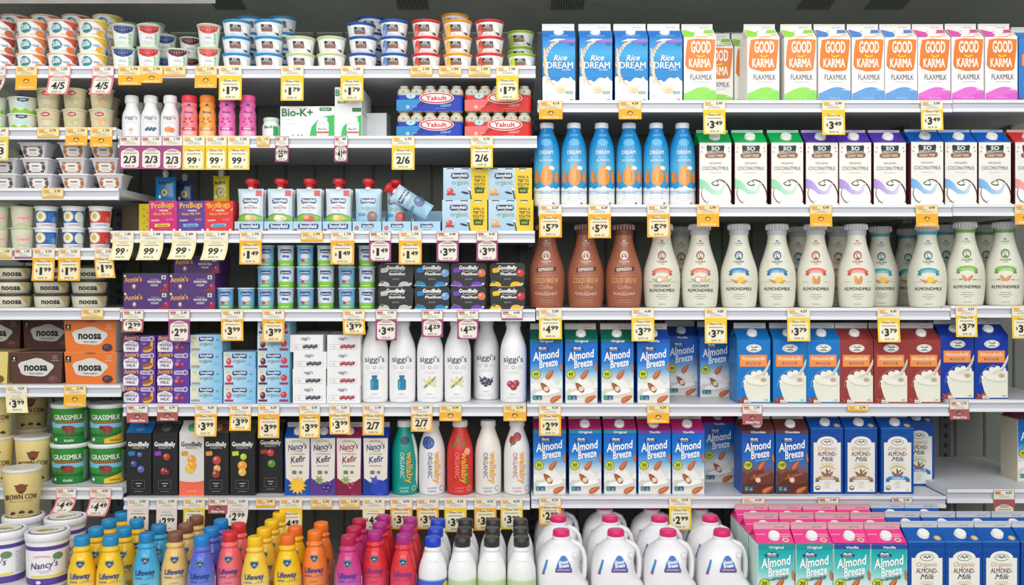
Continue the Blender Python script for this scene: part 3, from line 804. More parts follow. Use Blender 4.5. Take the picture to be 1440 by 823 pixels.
def carafe(base, ribc, desc, fruit=None, cold=False, neckring=None, capc=(190, 190, 196)):
    prof = [(0, 84), (4, 90), (30, 96), (88, 101), (140, 104), (175, 103), (210, 99), (243, 91), (282, 78), (321, 66), (360, 56), (399, 50), (412, 50)]
    f = lambda v: base
    ink = (70, 60, 56)
    def art(A):
        if cold:
            A.text('ESPRESSO', 0, 205, 16, 84, (235, 214, 196), 5, 0.03, 0, 4)
            A.poly([(-54, 198), (56, 205), (56, 228), (-54, 222)], (90, 40, 34), 3)
            A.rect(-78, 176, 74, 178, (215, 160, 110), 3)
            A.text('COLD BREW', -2, 136, 30, 146, (222, 170, 116), 4, 0.02)
            A.text('Coffee', 0, 104, 22, 74, (222, 170, 116), 4, 0.01, 0.3)
            A.text('WITH', 0, 84, 8, 26, (225, 190, 160), 4); A.text('ALMONDMILK', 0, 66, 16, 128, (226, 200, 180), 4, 0.02, 0, 0, 0, -0.002)
            A.lines(0, 40, 90, 2, 12, (205, 160, 130), 3)
            ik = (235, 225, 215)
        else:
            ribbon(A, 0, 200, 92, 24, ribc, 10, 3); A.text((fruit or ('VANILLA', None))[0], 0, 196, 13, 66, mixc(ribc, W, 0.75), 5, 0.02, 0, 0, 0, 0.006)
            if fruit and fruit[1]: fruit[1](A)
            A.text('ALMONDMILK', 0, 96 if fruit[0] != 'COCO' else 88, 18, 150, ink, 4, 0.02)
            if fruit[0] == 'COCO': A.text('COCONUT', 0, 114, 15, 96, ink, 4, 0.015)
            A.lines(0, 72, 70, 3, 12, (150, 144, 132), 3); A.rect(-20, 18, 20, 21, (170, 164, 150), 3)
            A.rect(-80, 142, -40, 144, (176, 172, 158), 3); A.rect(44, 142, 80, 144, (176, 172, 158), 3)
            ik = mixc(ribc, K, 0.35)
        # portrait emblem: a woman with long hair in an oval
        A.ell(0, 290, 22, 26, ik, 3, 0, 18); A.ell(0, 286, 15, 20, base, 4, 0, 16)
        A.ell(0, 292, 8, 11, ik, 5, 0, 10); A.ell(1, 291, 5, 7, mixc(base, W, 0.3), 6, 0, 10); A.poly([(-12, 268), (12, 268), (7, 280), (-7, 280)], ik, 5)
        A.text('CALIFIA', 0, 250, 10, 56, ik, 4, 0.02, 0, 0, 0, -0.003); A.text('FARMS', 0, 240, 6, 24, ik, 4)
        A.text('40', 0, 366, 11, 16, ik, 3, 0.02); A.text('CALORIES', 0, 354, 8, 40, ik, 3, 0.01); A.lines(0, 344, 34, 1, 5, ik, 3, 1.6)
    def crown(lm):
        n = 20
        for j in range(n):
            a = 2*PI*j/n; c, s = math.cos(a), math.sin(a)
            lm.box(60*U*c-0.0016, 60*U*c+0.0016, 60*U*s-0.0016, 60*U*s+0.0016, 436*U, 462*U, mixc(capc, W, 0.3), 'soft_plastic')
    cap = ([(408, 54), (411, 55), (424, 54), (428, 54), (440, 57), (462, 61), (468, 60), (468, 52)], lambda v: neckring if (neckring and v < 425) else capc, 'soft_plastic', crown)
    return round_pack('carafe_bottle', desc, prof, f, art, 'bottle', 'carafe shaped bottles', cap, mat='soft_plastic')

def f_coco(A):
    berry(A, -14, 156, 19, (200, 150, 120)); A.ell(-14, 156, 13, 13, (246, 240, 230), 5); berry(A, 14, 156, 16, (226, 180, 150), 3); leaf(A, -38, 152, 20, 60, (150, 190, 90)); leaf(A, 40, 152, 20, -60, (190, 200, 90)); leaf(A, 26, 168, 14, -30, (150, 190, 90))
def f_van(A):
    for r in (0, 60, 120, 180, 240, 300): A.ell(10+12*math.cos(math.radians(r)), 154+9*math.sin(math.radians(r)), 12, 7, (244, 200, 60), 4, r)
    almond(A, -22, 146, 16, 60, (206, 150, 70), 5); almond(A, 30, 144, 16, -60, (214, 160, 80), 5); leaf(A, -34, 152, 12, 70)
def f_orig(A):
    almond(A, -10, 154, 24, 12, (236, 150, 70), 4); almond(A, 12, 154, 24, -14, (226, 136, 60), 5)
def f_alm(A):
    almond(A, -16, 154, 20, 30, (222, 140, 90), 4); almond(A, 14, 154, 20, -40, (214, 130, 80), 5); leaf(A, 36, 144, 10, -80); leaf(A, -34, 146, 10, 70)

def siggi_q(pic, desc):
    prof = [(0, 64), (4, 71), (60, 73), (200, 74), (270, 74), (310, 70), (345, 60), (375, 48), (400, 40), (424, 38)]
    def art(A):
        A.text("siggi's", 0, 226, 32, 116, (74, 78, 84), 3, 0.006)
        A.ell(0, 196, 9, 9, (110, 112, 116), 3, 0, 14); A.ell(0, 196, 6, 6, (246, 246, 246), 4, 0, 12)
        A.lines(-36, 204, 44, 3, 8, (186, 188, 192), 3, 1.6); A.lines(36, 204, 44, 3, 8, (186, 188, 192), 3, 1.6)
        A.lines(0, 172, 66, 2, 9, (186, 188, 192), 3, 1.6)
        pic(A)
        A.text('FILMJOLK', 0, 46, 6, 34, (120, 130, 140), 3); A.lines(0, 32, 90, 2, 8, (196, 198, 204), 3, 1.6)
    cap = ([(420, 41), (424, 43), (452, 42), (456, 38)], (232, 232, 234), 'soft_plastic')
    return round_pack('yogurt_drink_bottle', desc, prof, (244, 243, 244), art, 'bottle', 'white drinkable yogurt bottles', cap)
def p_can(A): A.rrect(-22, 72, 22, 132, 8, (40, 128, 168), 3); A.rect(-12, 128, 12, 144, (40, 120, 160), 4); A.rrect(-15, 142, 15, 153, 3, (60, 110, 150), 5); A.rect(-16, 78, -8, 122, (90, 170, 200), 4)
def p_flower(A):
    for r in (20, 90, 150, 215, 330): A.ell(24*math.cos(math.radians(r)), 110+20*math.sin(math.radians(r)), 24, 8, (226, 222, 176), 3, r, 10, 0.3)
    A.ell(0, 110, 9, 8, (196, 180, 80), 5); leaf(A, 22, 132, 20, -40, (160, 150, 110), 4); leaf(A, -20, 92, 16, 130, (120, 130, 90), 4)
def p_blue(A):
    for u, v in ((-26, 112), (-8, 122), (12, 114), (30, 108), (-18, 98), (2, 100), (20, 94), (-2, 86)): berry(A, u, v, 11, (60, 66, 88), 3)
    leaf(A, -34, 128, 12, 40, (60, 80, 70)); leaf(A, 34, 122, 12, -40, (60, 80, 70))
def p_rasp(A):
    for u, v in ((-16, 104), (16, 108), (2, 88)): berry(A, u, v, 19, (170, 50, 70), 3)
    for u, v in ((-22, 98), (-10, 110), (12, 102), (24, 112), (0, 84), (8, 92)): A.ell(u, v, 4, 4, (206, 90, 110), 6, 0, 6)

def wallaby(base, swirl, word, org, fruit, desc):
    prof = [(0, 64), (4, 71), (60, 73), (180, 73.5), (240, 72), (285, 64), (325, 50), (355, 40), (374, 37)]
    def art(A):
        if swirl: A.poly([(40, 330), (64, 330), (90, 250), (100, 120), (92, 20), (70, 80), (74, 180), (56, 270)], swirl, 1)
        A.text('wallaby', 12, 152, 34, 176, (240, 176, 60) if word is None else word, 5, 0.02, 0, -90)
        A.text('ORGANIC', -24, 166, 24, 140, org, 4, 0.005, 0, -90)
        fruit(A)
        A.text('LOWFAT', 0, 34, 11, 56, org, 3); A.text('KEFIR', 0, 16, 11, 44, org, 3)
        A.ell(56, 36, 15, 15, mixc(org, (240, 180, 120), 0.5), 3, 0, 14); A.ell(56, 36, 11, 11, base, 4, 0, 12)
    cap = ([(370, 41), (374, 43), (400, 42), (404, 38)], (236, 234, 228), 'soft_plastic')
    return round_pack('kefir_bottle', desc, prof, base, art, 'bottle', 'rounded kefir bottles', cap)

def small_siggi(pic, desc):
    prof = [(0, 44), (3, 50), (60, 51), (110, 51), (140, 47), (165, 37), (184, 32), (200, 31)]
    def art(A):
        A.text("siggi's", 0, 106, 20, 64, (110, 112, 116), 3, 0.004); A.lines(0, 92, 50, 2, 8, (200, 200, 205), 2, 1.5); pic(A)
        A.lines(0, 16, 40, 2, 6, (200, 200, 205), 2, 1.5)
    cap = ([(198, 35), (202, 37), (236, 36), (241, 31)], (240, 240, 240), 'soft_plastic')
    return round_pack('yogurt_drink_bottle', desc, prof, (242, 242, 242), art, 'bottle', 'little white yogurt bottles', cap, n=20)
def small_life(base, capc, band, desc):
    prof = [(0, 42), (3, 46), (70, 47), (100, 45), (125, 47), (150, 43), (170, 39), (182, 44), (192, 42), (200, 38)]
    def art(A):
        A.poly([(-36, 0), (40, 0), (46, 40), (-40, 40)], mixc(base, W, 0.35), 1)
        A.text('lifeway', 0, 138, 12, 44, (70, 50, 140), 3, 0.02)
        for r in range(5): A.ell(-4+20*math.cos(r*1.1), 92+16*math.sin(r*1.1), 9, 5, mixc(band, (130, 60, 60), 0.3), 2, r*60)
        A.rect(-40, 44, 34, 60, band, 3); A.text('KEFIR', -4, 47, 9, 40, W, 4, 0.02); A.text('PROTEIN', 0, 22, 9, 44, W, 3, 0.02)
        A.ell(0, 184, 10, 7, (60, 80, 160), 2, 0, 8)
    cap = ([(198, 39), (202, 42), (234, 41), (240, 36)], capc, 'soft_plastic')
    return round_pack('kefir_bottle', desc, prof, base, art, 'bottle', 'little kefir bottles', cap, n=20, mat='glossy_plastic')

def lifeway(base, low, capc, desc, txt=(40, 60, 140), scale=1.0):
    prof = [(0, 58), (4, 66), (60, 66), (130, 66.5), (200, 66.5), (232, 64), (268, 56), (300, 49), (322, 40), (328, 38), (334, 43), (344, 43), (349, 37), (358, 35)]
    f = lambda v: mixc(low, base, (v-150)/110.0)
    def art(A):
        A.poly([(-17, 292), (17, 292), (20, 277), (10, 264), (0, 258), (-10, 264), (-20, 277)], (40, 120, 110), 3)
        A.poly([(-13, 286), (13, 286), (14, 276), (0, 262), (-14, 276)], (30, 60, 150), 4); A.ell(0, 276, 5, 4, (230, 200, 60), 5, 0, 8)
        A.text('Lifeway', 0, 208, 26, 96, txt, 4, 0.025)
        A.text('KEFIR', -30, 188, 10, 40, mixc(txt, W, 0.15), 4, 0.01); A.lines(24, 195, 60, 2, 7, mixc(txt, low, 0.5), 3, 2)
        A.text('LOWFAT', 0, 160, 8, 40, mixc(txt, low, 0.3), 3); A.ell(30, 130, 22, 18, mixc(base, (150, 40, 60), 0.3), 3); A.ell(8, 120, 20, 16, mixc(base, W, 0.4), 4)
        A.rect(84, 90, 100, 205, W, 2); 
        for i in range(10): A.rect(86, 96+i*10, 99, 98+i*10, (100, 100, 110), 3)
    def rim(lm):
        pass
    cap = ([(357, 36), (360, 38), (394, 37), (400, 35), (403, 30)], capc, 'soft_plastic', rim)
    return round_pack('kefir_bottle', desc, prof, f, art, 'bottle', 'large kefir bottles', cap, mat='glossy_plastic')
def whitemilk(capc, lab, desc, swirl=False):
    prof = [(0, 62), (4, 68), (100, 70.5), (200, 71), (246, 69), (286, 59), (318, 46), (332, 38), (338, 42), (346, 42), (351, 36), (356, 35)]
    f = lambda v: (240, 239, 240)
    def art(A):
        A.poly([(-120, 20), (120, 20), (120, 200), (-120, 200)], lab, 2)
        A.rect(-120, 200, 120, 207, mixc(lab, W, 0.5), 2)
        if swirl: A.ell(70, 164, 26, 30, (230, 200, 90), 4); A.text('KEFIR', -44, 160, 20, 60, W, 4, 0.03, 0.2, 10)
        else: A.ell(0, 178, 14, 6, (110, 120, 90), 3); A.text('PLAIN', 0, 150, 14, 60, (90, 110, 80), 3)
        A.text('WHOLE MILK', 0, 290, 6, 44, (200, 200, 204), 2)
    cap = ([(355, 37), (358, 40), (396, 39), (400, 34)], capc, 'soft_plastic')
    return round_pack('kefir_bottle', desc, prof, f, art, 'bottle', 'large white kefir bottles', cap)

# ---- cups and tubs
def cup(name, desc, rt, rb, h, base, rim, art, group, cat='cup', n=22, lidc=None, grad=None, lipr=4, mat='soft_plastic', lidh=6):
    pr = [(0, rb-3), (3, rb), (h*0.28, rb+(rt-rb)*0.28), (h*0.30, rb+(rt-rb)*0.30), (h-9, rt-2), (h-8, rt-2)]
    f = grad or (lambda v: base)
    lid = ([(h-8, rt), (h-7, rt+lipr), (h-2, rt+lipr), (h, rt+lipr-2)], rim, 'soft_plastic')
    return round_pack(name, desc, pr, f, art, cat, group, lid, body='cup', lidpart='lid', sharp=True, n=n, mat=mat, pitch=h)

def silk(corner, desc):
    rt, rb, h = 80, 64, 93
    def art(A):
        A.poly([(8, 84), (96, 84), (92, 50), (70, 44), (50, 62), (26, 74)], corner, 1)
        A.ell(50, 22, 26, 18, mixc(corner, (240, 150, 80), 0.5), 2); A.ell(64, 18, 14, 14, mixc(corner, W, 0.35), 3)
        A.ell(-26, 48, 34, 28, (30, 140, 150), 2, 20, 16, 0.3); A.text('Silk', -24, 38, 26, 48, W, 4, 0.02, 0.2, 8)
        A.lines(26, 46, 40, 2, 7, (110, 130, 190), 3, 3); A.lines(16, 14, 50, 1, 6, (170, 180, 200), 2)
    return cup('yogurt_cup', desc, rt, rb, h, (243, 241, 238), mixc(corner, W, 0.7), art, 'small yogurt cups')
def fruitcup(c, desc, h=128, rt=64, rb=48):
    def art(A):
        A.poly([(-62, 116), (62, 116), (54, 96), (30, 78), (0, 70), (-30, 78), (-54, 96)], mixc(c, W, 0.1), 1)
        for i in range(7): berry(A, -44 + i*14.5, 100 - 12*math.cos((i-3)*0.55), 12, mixc(c, K, 0.12*(i % 3)), 2)
        A.lines(0, 52, 44, 2, 7, (190, 190, 196), 3, 4)
        
        for i in range(3): A.ell(38, 68-i*20, 7, 8, (90, 200, 70), 3, 0, 10); A.ell(38, 68-i*20, 3, 4, W, 4, 0, 8)
        A.lines(-6, 30, 50, 3, 8, (196, 200, 200), 2, 2)
    return cup('yogurt_cup', desc, rt, rb, h, (236, 240, 236), (200, 224, 190), art, 'fruit topped yogurt cups')
def socup(rim, side, desc):
    rt, rb, h = 80, 64, 93
    def art(A):
        A.rect(-90, 78, 90, 86, rim, 1)
        if side: A.ell(-56, 40, 22, 32, side, 1); A.ell(-62, 20, 16, 18, mixc(side, W, 0.4), 2)
        A.poly([(-42, 66), (18, 64), (22, 42), (-38, 40)], (60, 56, 52), 2); A.text('SO', -10, 53, 11, 24, W, 3, 0.02); A.text('DELICIOUS', -9, 44, 7, 46, W, 3, 0.01)
        A.poly([(-40, 40), (24, 40), (20, 27), (-36, 27)], (150, 92, 72), 3)
        A.ell(48, 40, 20, 25, (150, 140, 134), 2, 14); A.ell(46, 41, 18, 23, (248, 248, 246), 3, 14); A.ell(52, 18, 13, 5, (80, 60, 60), 4, -20)
        A.lines(-20, 14, 50, 1, 6, (190, 200, 210), 2)
    return cup('yogurt_cup', desc, rt, rb, h, (240, 240, 238), rim, art, 'coconut yogurt cups')
def beige(desc, green=False, rt=64, rb=50, h=120, pic=None):
    base = (226, 214, 176) if not green else (226, 232, 214)
    def art(A):
        if green:
            A.wave(-70, 70, 4, lambda u: 24 + 8*math.sin(u/9), (150, 206, 60), 1)
            A.poly([(-30, 84), (30, 84), (26, 70), (0, 64), (-28, 70)], (60, 70, 130), 2); A.lines(0, 74, 40, 1, 7, W, 3, 4); A.ell(0, 48, 34, 12, (190, 226, 236), 2)
        else:
            A.ell(-8, 88, 24, 13, (206, 60, 50), 2, 0, 14); A.text('Lala', -8, 83, 12, 30, W, 3, 0.02)
            if pic: A.ell(4, 46, 22, 16, pic, 2); A.ell(12, 40, 12, 10, mixc(pic, W, 0.4), 3)
            A.lines(0, 66, 70, 2, 8, (186, 176, 150), 2, 2); A.lines(0, 22, 60, 2, 8, (190, 180, 150), 2, 2)
    return cup('yogurt_cup', desc, rt, rb, h, base, mixc(base, W, 0.4), art, 'pale yogurt cups')
def ovalcup(c, c2, desc, base=(236, 236, 238), plain=False):
    def art(A):
        if not plain:
            A.rect(-70, 26, 70, 92, c, 1); A.ell(36, 58, 26, 30, c2, 2); A.ell(46, 44, 16, 18, mixc(c2, W, 0.3), 3)
            A.ell(-26, 60, 30, 30, (226, 220, 176), 3, 0, 18); A.ell(-26, 60, 24, 24, (244, 240, 214), 4, 0, 18); A.ell(-26, 62, 13, 16, (206, 190, 110), 5)
            A.text('LOWFAT', 10, 8, 11, 60, (120, 120, 160), 3)
        else:
            A.ell(10, 54, 44, 24, (232, 200, 190), 2); A.text('yogurt', 10, 48, 14, 60, (206, 130, 120), 3); A.lines(0, 22, 60, 2, 8, (180, 190, 160), 2)
    return cup('yogurt_cup', desc, 61, 50, 118, base if not plain else (218, 220, 190), mixc(base, W, 0.3) if not plain else (206, 214, 170), art, 'eight ounce yogurt cups')
def noosatub():
    def art(A):
        A.text('noosa', 0, 20, 30, 96, (36, 34, 34), 3, 0.03); A.poly([(40, 60), (90, 60), (86, 12), (70, 30)], (222, 190, 110), 1); A.lines(0, 8, 60, 1, 4, (190, 180, 150), 2)
    return round_pack('yogurt_tub', 'cream tub, bold black lettering', [(0, 80), (3, 86), (62, 94), (64, 94)], (236, 230, 206), art, 'tub', 'cream yogurt tubs',
      ([(63, 96), (64, 99), (74, 99), (78, 95)], (70, 66, 62), 'soft_plastic'), body='tub', lidpart='lid', sharp=True, pitch=78, lidlabel='dark clear lid')
def grassmilk(yel, desc):
    f = lambda v: (50, 140, 50) if v > 120 else ((130, 200, 230) if v > 90 else (60, 150, 70))
    prs = [(0, 84), (4, 90), (60, 93), (89, 94), (91, 94), (119, 96), (121, 96), (170, 98), (200, 100)]
    def art(A):
        rnd = random.Random(4)
        for i in range(46):
            u = -130 + i*5.7; h = rnd.uniform(14, 40); A.poly([(u, 120), (u+6, 120), (u+3+rnd.uniform(-4, 4), 120+h)], (110, 180, 70) if i % 2 else (30, 104, 40), 1)
        A.text('GRASSMILK', -4, 136, 28, 158, (240, 240, 235), 4, 0.03)
        A.rect(-78, 116, 78, 122, (190, 50, 50), 4)
        A.ell(0, 84, 34, 20, (150, 70, 60), 3); A.ell(-24, 92, 14, 12, (120, 50, 44), 4); A.ell(20, 74, 8, 16, (140, 60, 50), 4); A.ell(-10, 72, 7, 14, (140, 60, 50), 4)
        for i in range(30):
            u = -110 + i*7.4; A.poly([(u, 44), (u+7, 44), (u+3, 60+rnd.uniform(0, 16))], (30, 110, 44), 2)
        if yel: A.wave(-10, 100, 4, lambda u: 30 + (u+10)*0.28, (240, 196, 60), 5); A.text('VANILLA', 46, 16, 11, 60, (30, 80, 40), 6, 0.02)
        else: A.wave(-120, 120, 4, lambda u: 36 + 6*math.sin(u/30), (34, 130, 56), 5); A.text('PLAIN', 0, 14, 12, 44, W, 6, 0.02)
        A.ell(-70, 26, 9, 9, W, 6); A.rect(84, 20, 128, 180, (150, 170, 150), 5)
        for i in range(14): A.rect(88, 26+i*11, 124, 29+i*11, (60, 80, 60), 6)
    lid = ([(197, 101), (199, 104.5), (213, 104.5), (219, 103), (221, 98), (218, 94), (218, 88)], (232, 236, 234), 'soft_plastic')
    return round_pack('yogurt_tub', desc, prs, f, art, 'tub', 'green yogurt tubs', lid, body='tub', lidpart='lid', sharp=True, pitch=221)
def browncow(desc):
    def art(A):
        A.ell(2, 156, 22, 26, (130, 76, 46), 2, 0, 12, -0.4); A.ell(-20, 170, 12, 5, (120, 66, 40), 3, -20); A.ell(24, 170, 12, 5, (120, 66, 40), 3, 20); A.ell(2, 138, 12, 8, (90, 50, 34), 3)
        A.text('BROWN COW', 0, 100, 28, 168, (84, 56, 40), 4, 0.03, 0, 0, 0, 0.0012)
        A.text('CREAM TOP YOGURT', 0, 84, 8, 120, (170, 110, 60), 4, 0.01)
        for i in range(3): A.ell(-40+i*44, 26+(i % 2)*6, 22, 9, (70, 60, 50), 3, 20-i*15, 10, 0.7)
        A.text('PLAIN', 0, 8, 8, 30, (130, 100, 60), 4)
    lid = ([(236, 96), (238, 100), (249, 100), (254, 97), (255, 92)], (226, 222, 214), 'soft_plastic')
    return round_pack('yogurt_tub', desc, [(0, 74), (4, 80), (236, 97), (239, 97)], (238, 216, 146), art, 'tub', 'pale yellow yogurt tubs', lid, body='tub', lidpart='lid', sharp=True, pitch=255)
def nancytub(desc, top=(250, 248, 240)):
    f = lambda v: (92, 64, 150) if (v < 34 or 172 < v < 192) else (240, 238, 240)
    prs = [(0, 90), (3, 95), (10, 96), (33, 96.6), (34.5, 96.7), (170, 99), (172.5, 99), (191, 99.5), (193, 99.6), (215, 100)]
    def art(A):
        A.text("Nancy's", -10, 86, 32, 130, (70, 60, 110), 4, 0.01, 0.25, 6); A.text('ORGANIC', -20, 140, 10, 80, (200, 110, 100), 3, 0, 0, 0, 0, 0.004)
        A.ell(54, 140, 26, 18, (110, 140, 100), 3); A.lines(-10, 70, 80, 2, 8, (150, 140, 180), 3)
        for i in range(6): A.ell(-60+i*26, 44, 20, 6, (230, 216, 90), 2, 8*(i % 3))
        for i in range(9): A.rect(96, 50+i*12, 140, 53+i*12, (150, 150, 160), 3)
        A.ell(-36, 16, 12, 9, (220, 220, 240), 3)
    lid = ([(213, 101), (214, 105), (246, 105), (252, 102), (253, 98), (250, 95), (250, 60)], (242, 241, 244), 'soft_plastic')
    pr = round_pack('yogurt_tub', desc, prs, f, art, 'tub', 'big white yogurt tubs', lid, body='tub', lidpart='lid', sharp=True, pitch=253)
    mb = MB()
    z = 250*U
    A = Art(mb, lambda u, v, l: (u*U, v*U, z + 0.0004*l + 0.0002), 'soft_plastic')
    A.ell(0, 0, 86, 86, (92, 64, 150), 1, 0, 32); A.ell(0, 0, 80, 80, (240, 238, 232), 2, 0, 32); A.ell(-14, 6, 40, 26, (226, 216, 140), 3, 20); A.text("Nancy's", 0, -20, 26, 96, (70, 60, 110), 4, 0.01, 0.2)
    pr.parts[1] = pr.parts[1][:5] + ([('lid_print', mb.mesh('lid_print'), (0, 0, 0), 0, None)],)
    return pr
def minicup(desc, blue=True):
    f = (lambda v: (136, 204, 70) if v < 34 else (206, 218, 226)) if not blue else (lambda v: (110, 196, 90) if v < 30 else (120, 180, 220))
    def art(A):
        A.poly([(-30, 96), (30, 96), (32, 78), (0, 72), (-30, 78)], (40, 60, 130), 2); A.text('Stonyfield', 0, 80, 9, 50, W, 3, 0.02)
        if blue: A.ell(0, 56, 26, 14, (206, 226, 236), 2); A.ell(-12, 34, 9, 9, (200, 60, 60), 3); A.ell(8, 34, 9, 9, (240, 170, 60), 3)
        else: A.ell(0, 54, 30, 18, (236, 240, 244), 2); A.ell(-6, 56, 14, 8, (90, 120, 190), 3); A.ell(12, 54, 8, 8, (90, 120, 190), 3)
        A.rect(-30, 10, 20, 14, (230, 240, 210), 2)
    return cup('yogurt_cup', desc, 47, 42, 118, W, (206, 220, 226), art, 'little kids yogurt cups', n=18, grad=f, lipr=2)

def traycup(desc, c):
    """tapered four-sided tub with a flat rim"""
    mb = MB(); h = 88
    def ring(hw, hd, z, r=10):
        P = []
        for cx, cy, a0 in ((hw-r, hd-r, 0), (-hw+r, hd-r, 90), (-hw+r, -hd+r, 180), (hw-r, -hd+r, 270)):
            for i in range(4):
                a = math.radians(a0+30*i); P.append(((cx+r*math.cos(a))*U, (cy+r*math.sin(a))*U, z*U))
        return P
    rows = [ring(54, 44, 0), ring(56, 46, 3), ring(76, 62, h-10), ring(78, 64, h-8)]
    mb.grid(rows, lambda i, j: (226, 226, 230), 'soft_plastic'); mb.poly(rows[0][::-1], (220, 220, 224), 'soft_plastic')
    sl = 16.0/(h-13)
    A = Art(mb, lambda u, v, l: (u*U, -(46 + (v-3)*sl)*U - EPS*l - 0.0004, v*U), 'coated_board')
    A.poly([(-44, 8), (44, 8), (52, 66), (-52, 66)], c, 1); A.poly([(-40, 12), (40, 12), (47, 62), (-47, 62)], (238, 236, 230), 2)
    for s in (-1, 1): A.ell(s*44, 36, 10, 16, c, 3); A.ell(s*38, 58, 8, 5, c, 3); A.ell(s*34, 16, 8, 5, c, 3)
    A.lines(0, 42, 50, 1, 9, (90, 80, 80), 4, 5); A.lines(0, 28, 50, 2, 8, (190, 180, 170), 4, 2)
    lm = MB(); r2 = [ring(79, 65, h-9), ring(84, 70, h-8), ring(84, 70, h-3), ring(80, 66, h)]
    lm.grid(r2, lambda i, j: (236, 236, 240), 'soft_plastic'); lm.poly(r2[-1], (236, 236, 240), 'soft_plastic'); lm.poly(r2[0][::-1], (236, 236, 240), 'soft_plastic')
    return Proto('yogurt_tray', desc, 'tub', [('tub', mb.mesh('tub'), (0, 0, 0), 0, None), ('lid', lm.mesh('lid'), (0, 0, 0), 0, None)], 140, h, 'square white tubs')

def annie_wide():
    c = (84, 46, 116)
    def art(A):
        A.text("Annie's", -70, 52, 28, 98, (226, 170, 70), 3, 0.02, 0, 4); A.text('Organic', 48, 62, 10, 50, (190, 160, 190), 3); A.text('WHOLE MILK', 46, 46, 13, 76, W, 3, 0.02); A.text('YOGURT', 46, 28, 11, 44, W, 3, 0.01)
        A.ell(-66, 26, 12, 16, (150, 110, 110), 2); A.ell(-66, 28, 7, 8, (226, 220, 210), 3); A.rect(86, 66, 110, 88, (210, 206, 206), 3); A.text('8', 98, 70, 13, 10, K, 4, 0.02)
        A.poly([(60, 0), (124, 0), (124, 40), (104, 22)], (150, 40, 60), 1); berry(A, 108, 30, 11, (180, 50, 70)); A.rect(-125, 94, 125, 99, (50, 90, 60), 2)
        A.ell(-116, 84, 6, 6, W, 3, 0, 8)
    return box('yogurt_multipack', 'purple box of whole milk yogurt tubes', 252, 99, 200, c, art, {'t': (50, 90, 60)}, 'wide purple yogurt boxes')
def annie_small(fruit, desc):
    def art(A):
        A.text("Annie's", -42, 70, 24, 80, (226, 170, 60), 3, 0.025, 0, 3)
        A.poly([(-84, 4), (-6, 4), (-2, 30), (-8, 54), (-30, 62), (-44, 68), (-60, 62), (-84, 54), (-88, 30)], (236, 232, 236), 2)
        A.text('ORGANIC', -44, 52, 6, 40, (90, 60, 130), 4); A.text('WHOLE', -44, 34, 15, 66, (60, 40, 90), 4, 0.03); A.text('MILK', -44, 14, 15, 48, (60, 40, 90), 4, 0.03)
        A.rrect(6, 64, 72, 86, 9, (206, 196, 220), 2); A.text('YOGURT', 34, 70, 10, 44, (90, 60, 130), 4, 0.02); A.ell(68, 76, 14, 14, W, 4, 0, 12); A.ell(68, 76, 11, 11, (120, 110, 150), 5, 0, 12)
        if fruit: A.poly([(20, 12), (56, 20), (64, 60), (76, 60), (76, 20), (60, 2), (24, 0)], (226, 170, 60), 3); A.ell(44, 24, 30, 10, (150, 90, 60), 4, 14)
        else: A.ell(30, 24, 22, 11, (150, 50, 70), 3); berry(A, 52, 28, 9, (180, 60, 80), 4); A.ell(20, 30, 10, 10, (206, 120, 140), 5)
        A.lines(28, 50, 30, 2, 7, (210, 190, 220), 3, 2)
    return box('yogurt_multipack', desc, 178, 93, 150, (98, 54, 146), art, {'t': (110, 66, 156)}, 'small purple yogurt boxes')
def stony_small(c, desc, dbl=False):
    bg = (160, 206, 232)
    def art(A):
        f = lambda u, v: mixc((206, 228, 240), (120, 186, 226), (u+88)/180.0)
        A.rect(-87, 2, 87, 91, f, 1)
        A.poly([(-38, 84), (38, 84), (42, 68), (36, 58), (0, 64), (-36, 58), (-42, 68)], (44, 56, 120), 2); A.text('Stonyfield', 0, 68, 13, 66, W, 3, 0.03)
        A.text('organic', 0, 36, 19, 74, (110, 150, 120), 3, 0.01); A.rect(-78, 70, -54, 84, (240, 200, 60), 2)
        A.ell(-58, 42, 15, 20, c, 2); A.ell(-62, 48, 6, 8, mixc(c, W, 0.5), 3); A.rect(-82, 8, -34, 20, mixc(c, (60, 60, 120), 0.4), 3)
        if dbl: berry(A, 58, 46, 18, (210, 50, 60), 3); A.rect(34, 8, 82, 20, (160, 50, 90), 3)
        else: A.lines(56, 30, 36, 2, 8, (120, 150, 200), 3, 2); A.ell(62, 66, 8, 6, (110, 160, 140), 3)
    return box('yogurt_multipack', desc, 176, 94, 160, bg, art, {'t': (190, 220, 236)}, 'pale blue yogurt boxes')
def siggi_box(c, desc, flip=False):
    def art(A):
        k = 1 if not flip else -1
        A.text("siggi's", -4, 68 if not flip else 12, 16, 50, (110, 112, 118), 3, 0.01)
        y = 14 if not flip else 54
        A.rect(-78, y, 72, y+28, (176, 176, 180), 1); A.rect(-76.5, y+1.5, 70.5, y+26.5, (238, 238, 238), 2)
        for i in range(6): berry(A, -26+i*13+14, y+14+(i % 2)*4, 10, mixc(c, K, 0.15*(i % 2)), 3)
        A.lines(-56, y+16, 24, 2, 7, (170, 170, 176), 3, 2)
    return box('yogurt_multipack', desc, 182, 94, 260, (238, 237, 238), art, {'t': (226, 226, 228)}, 'plain white yogurt boxes')
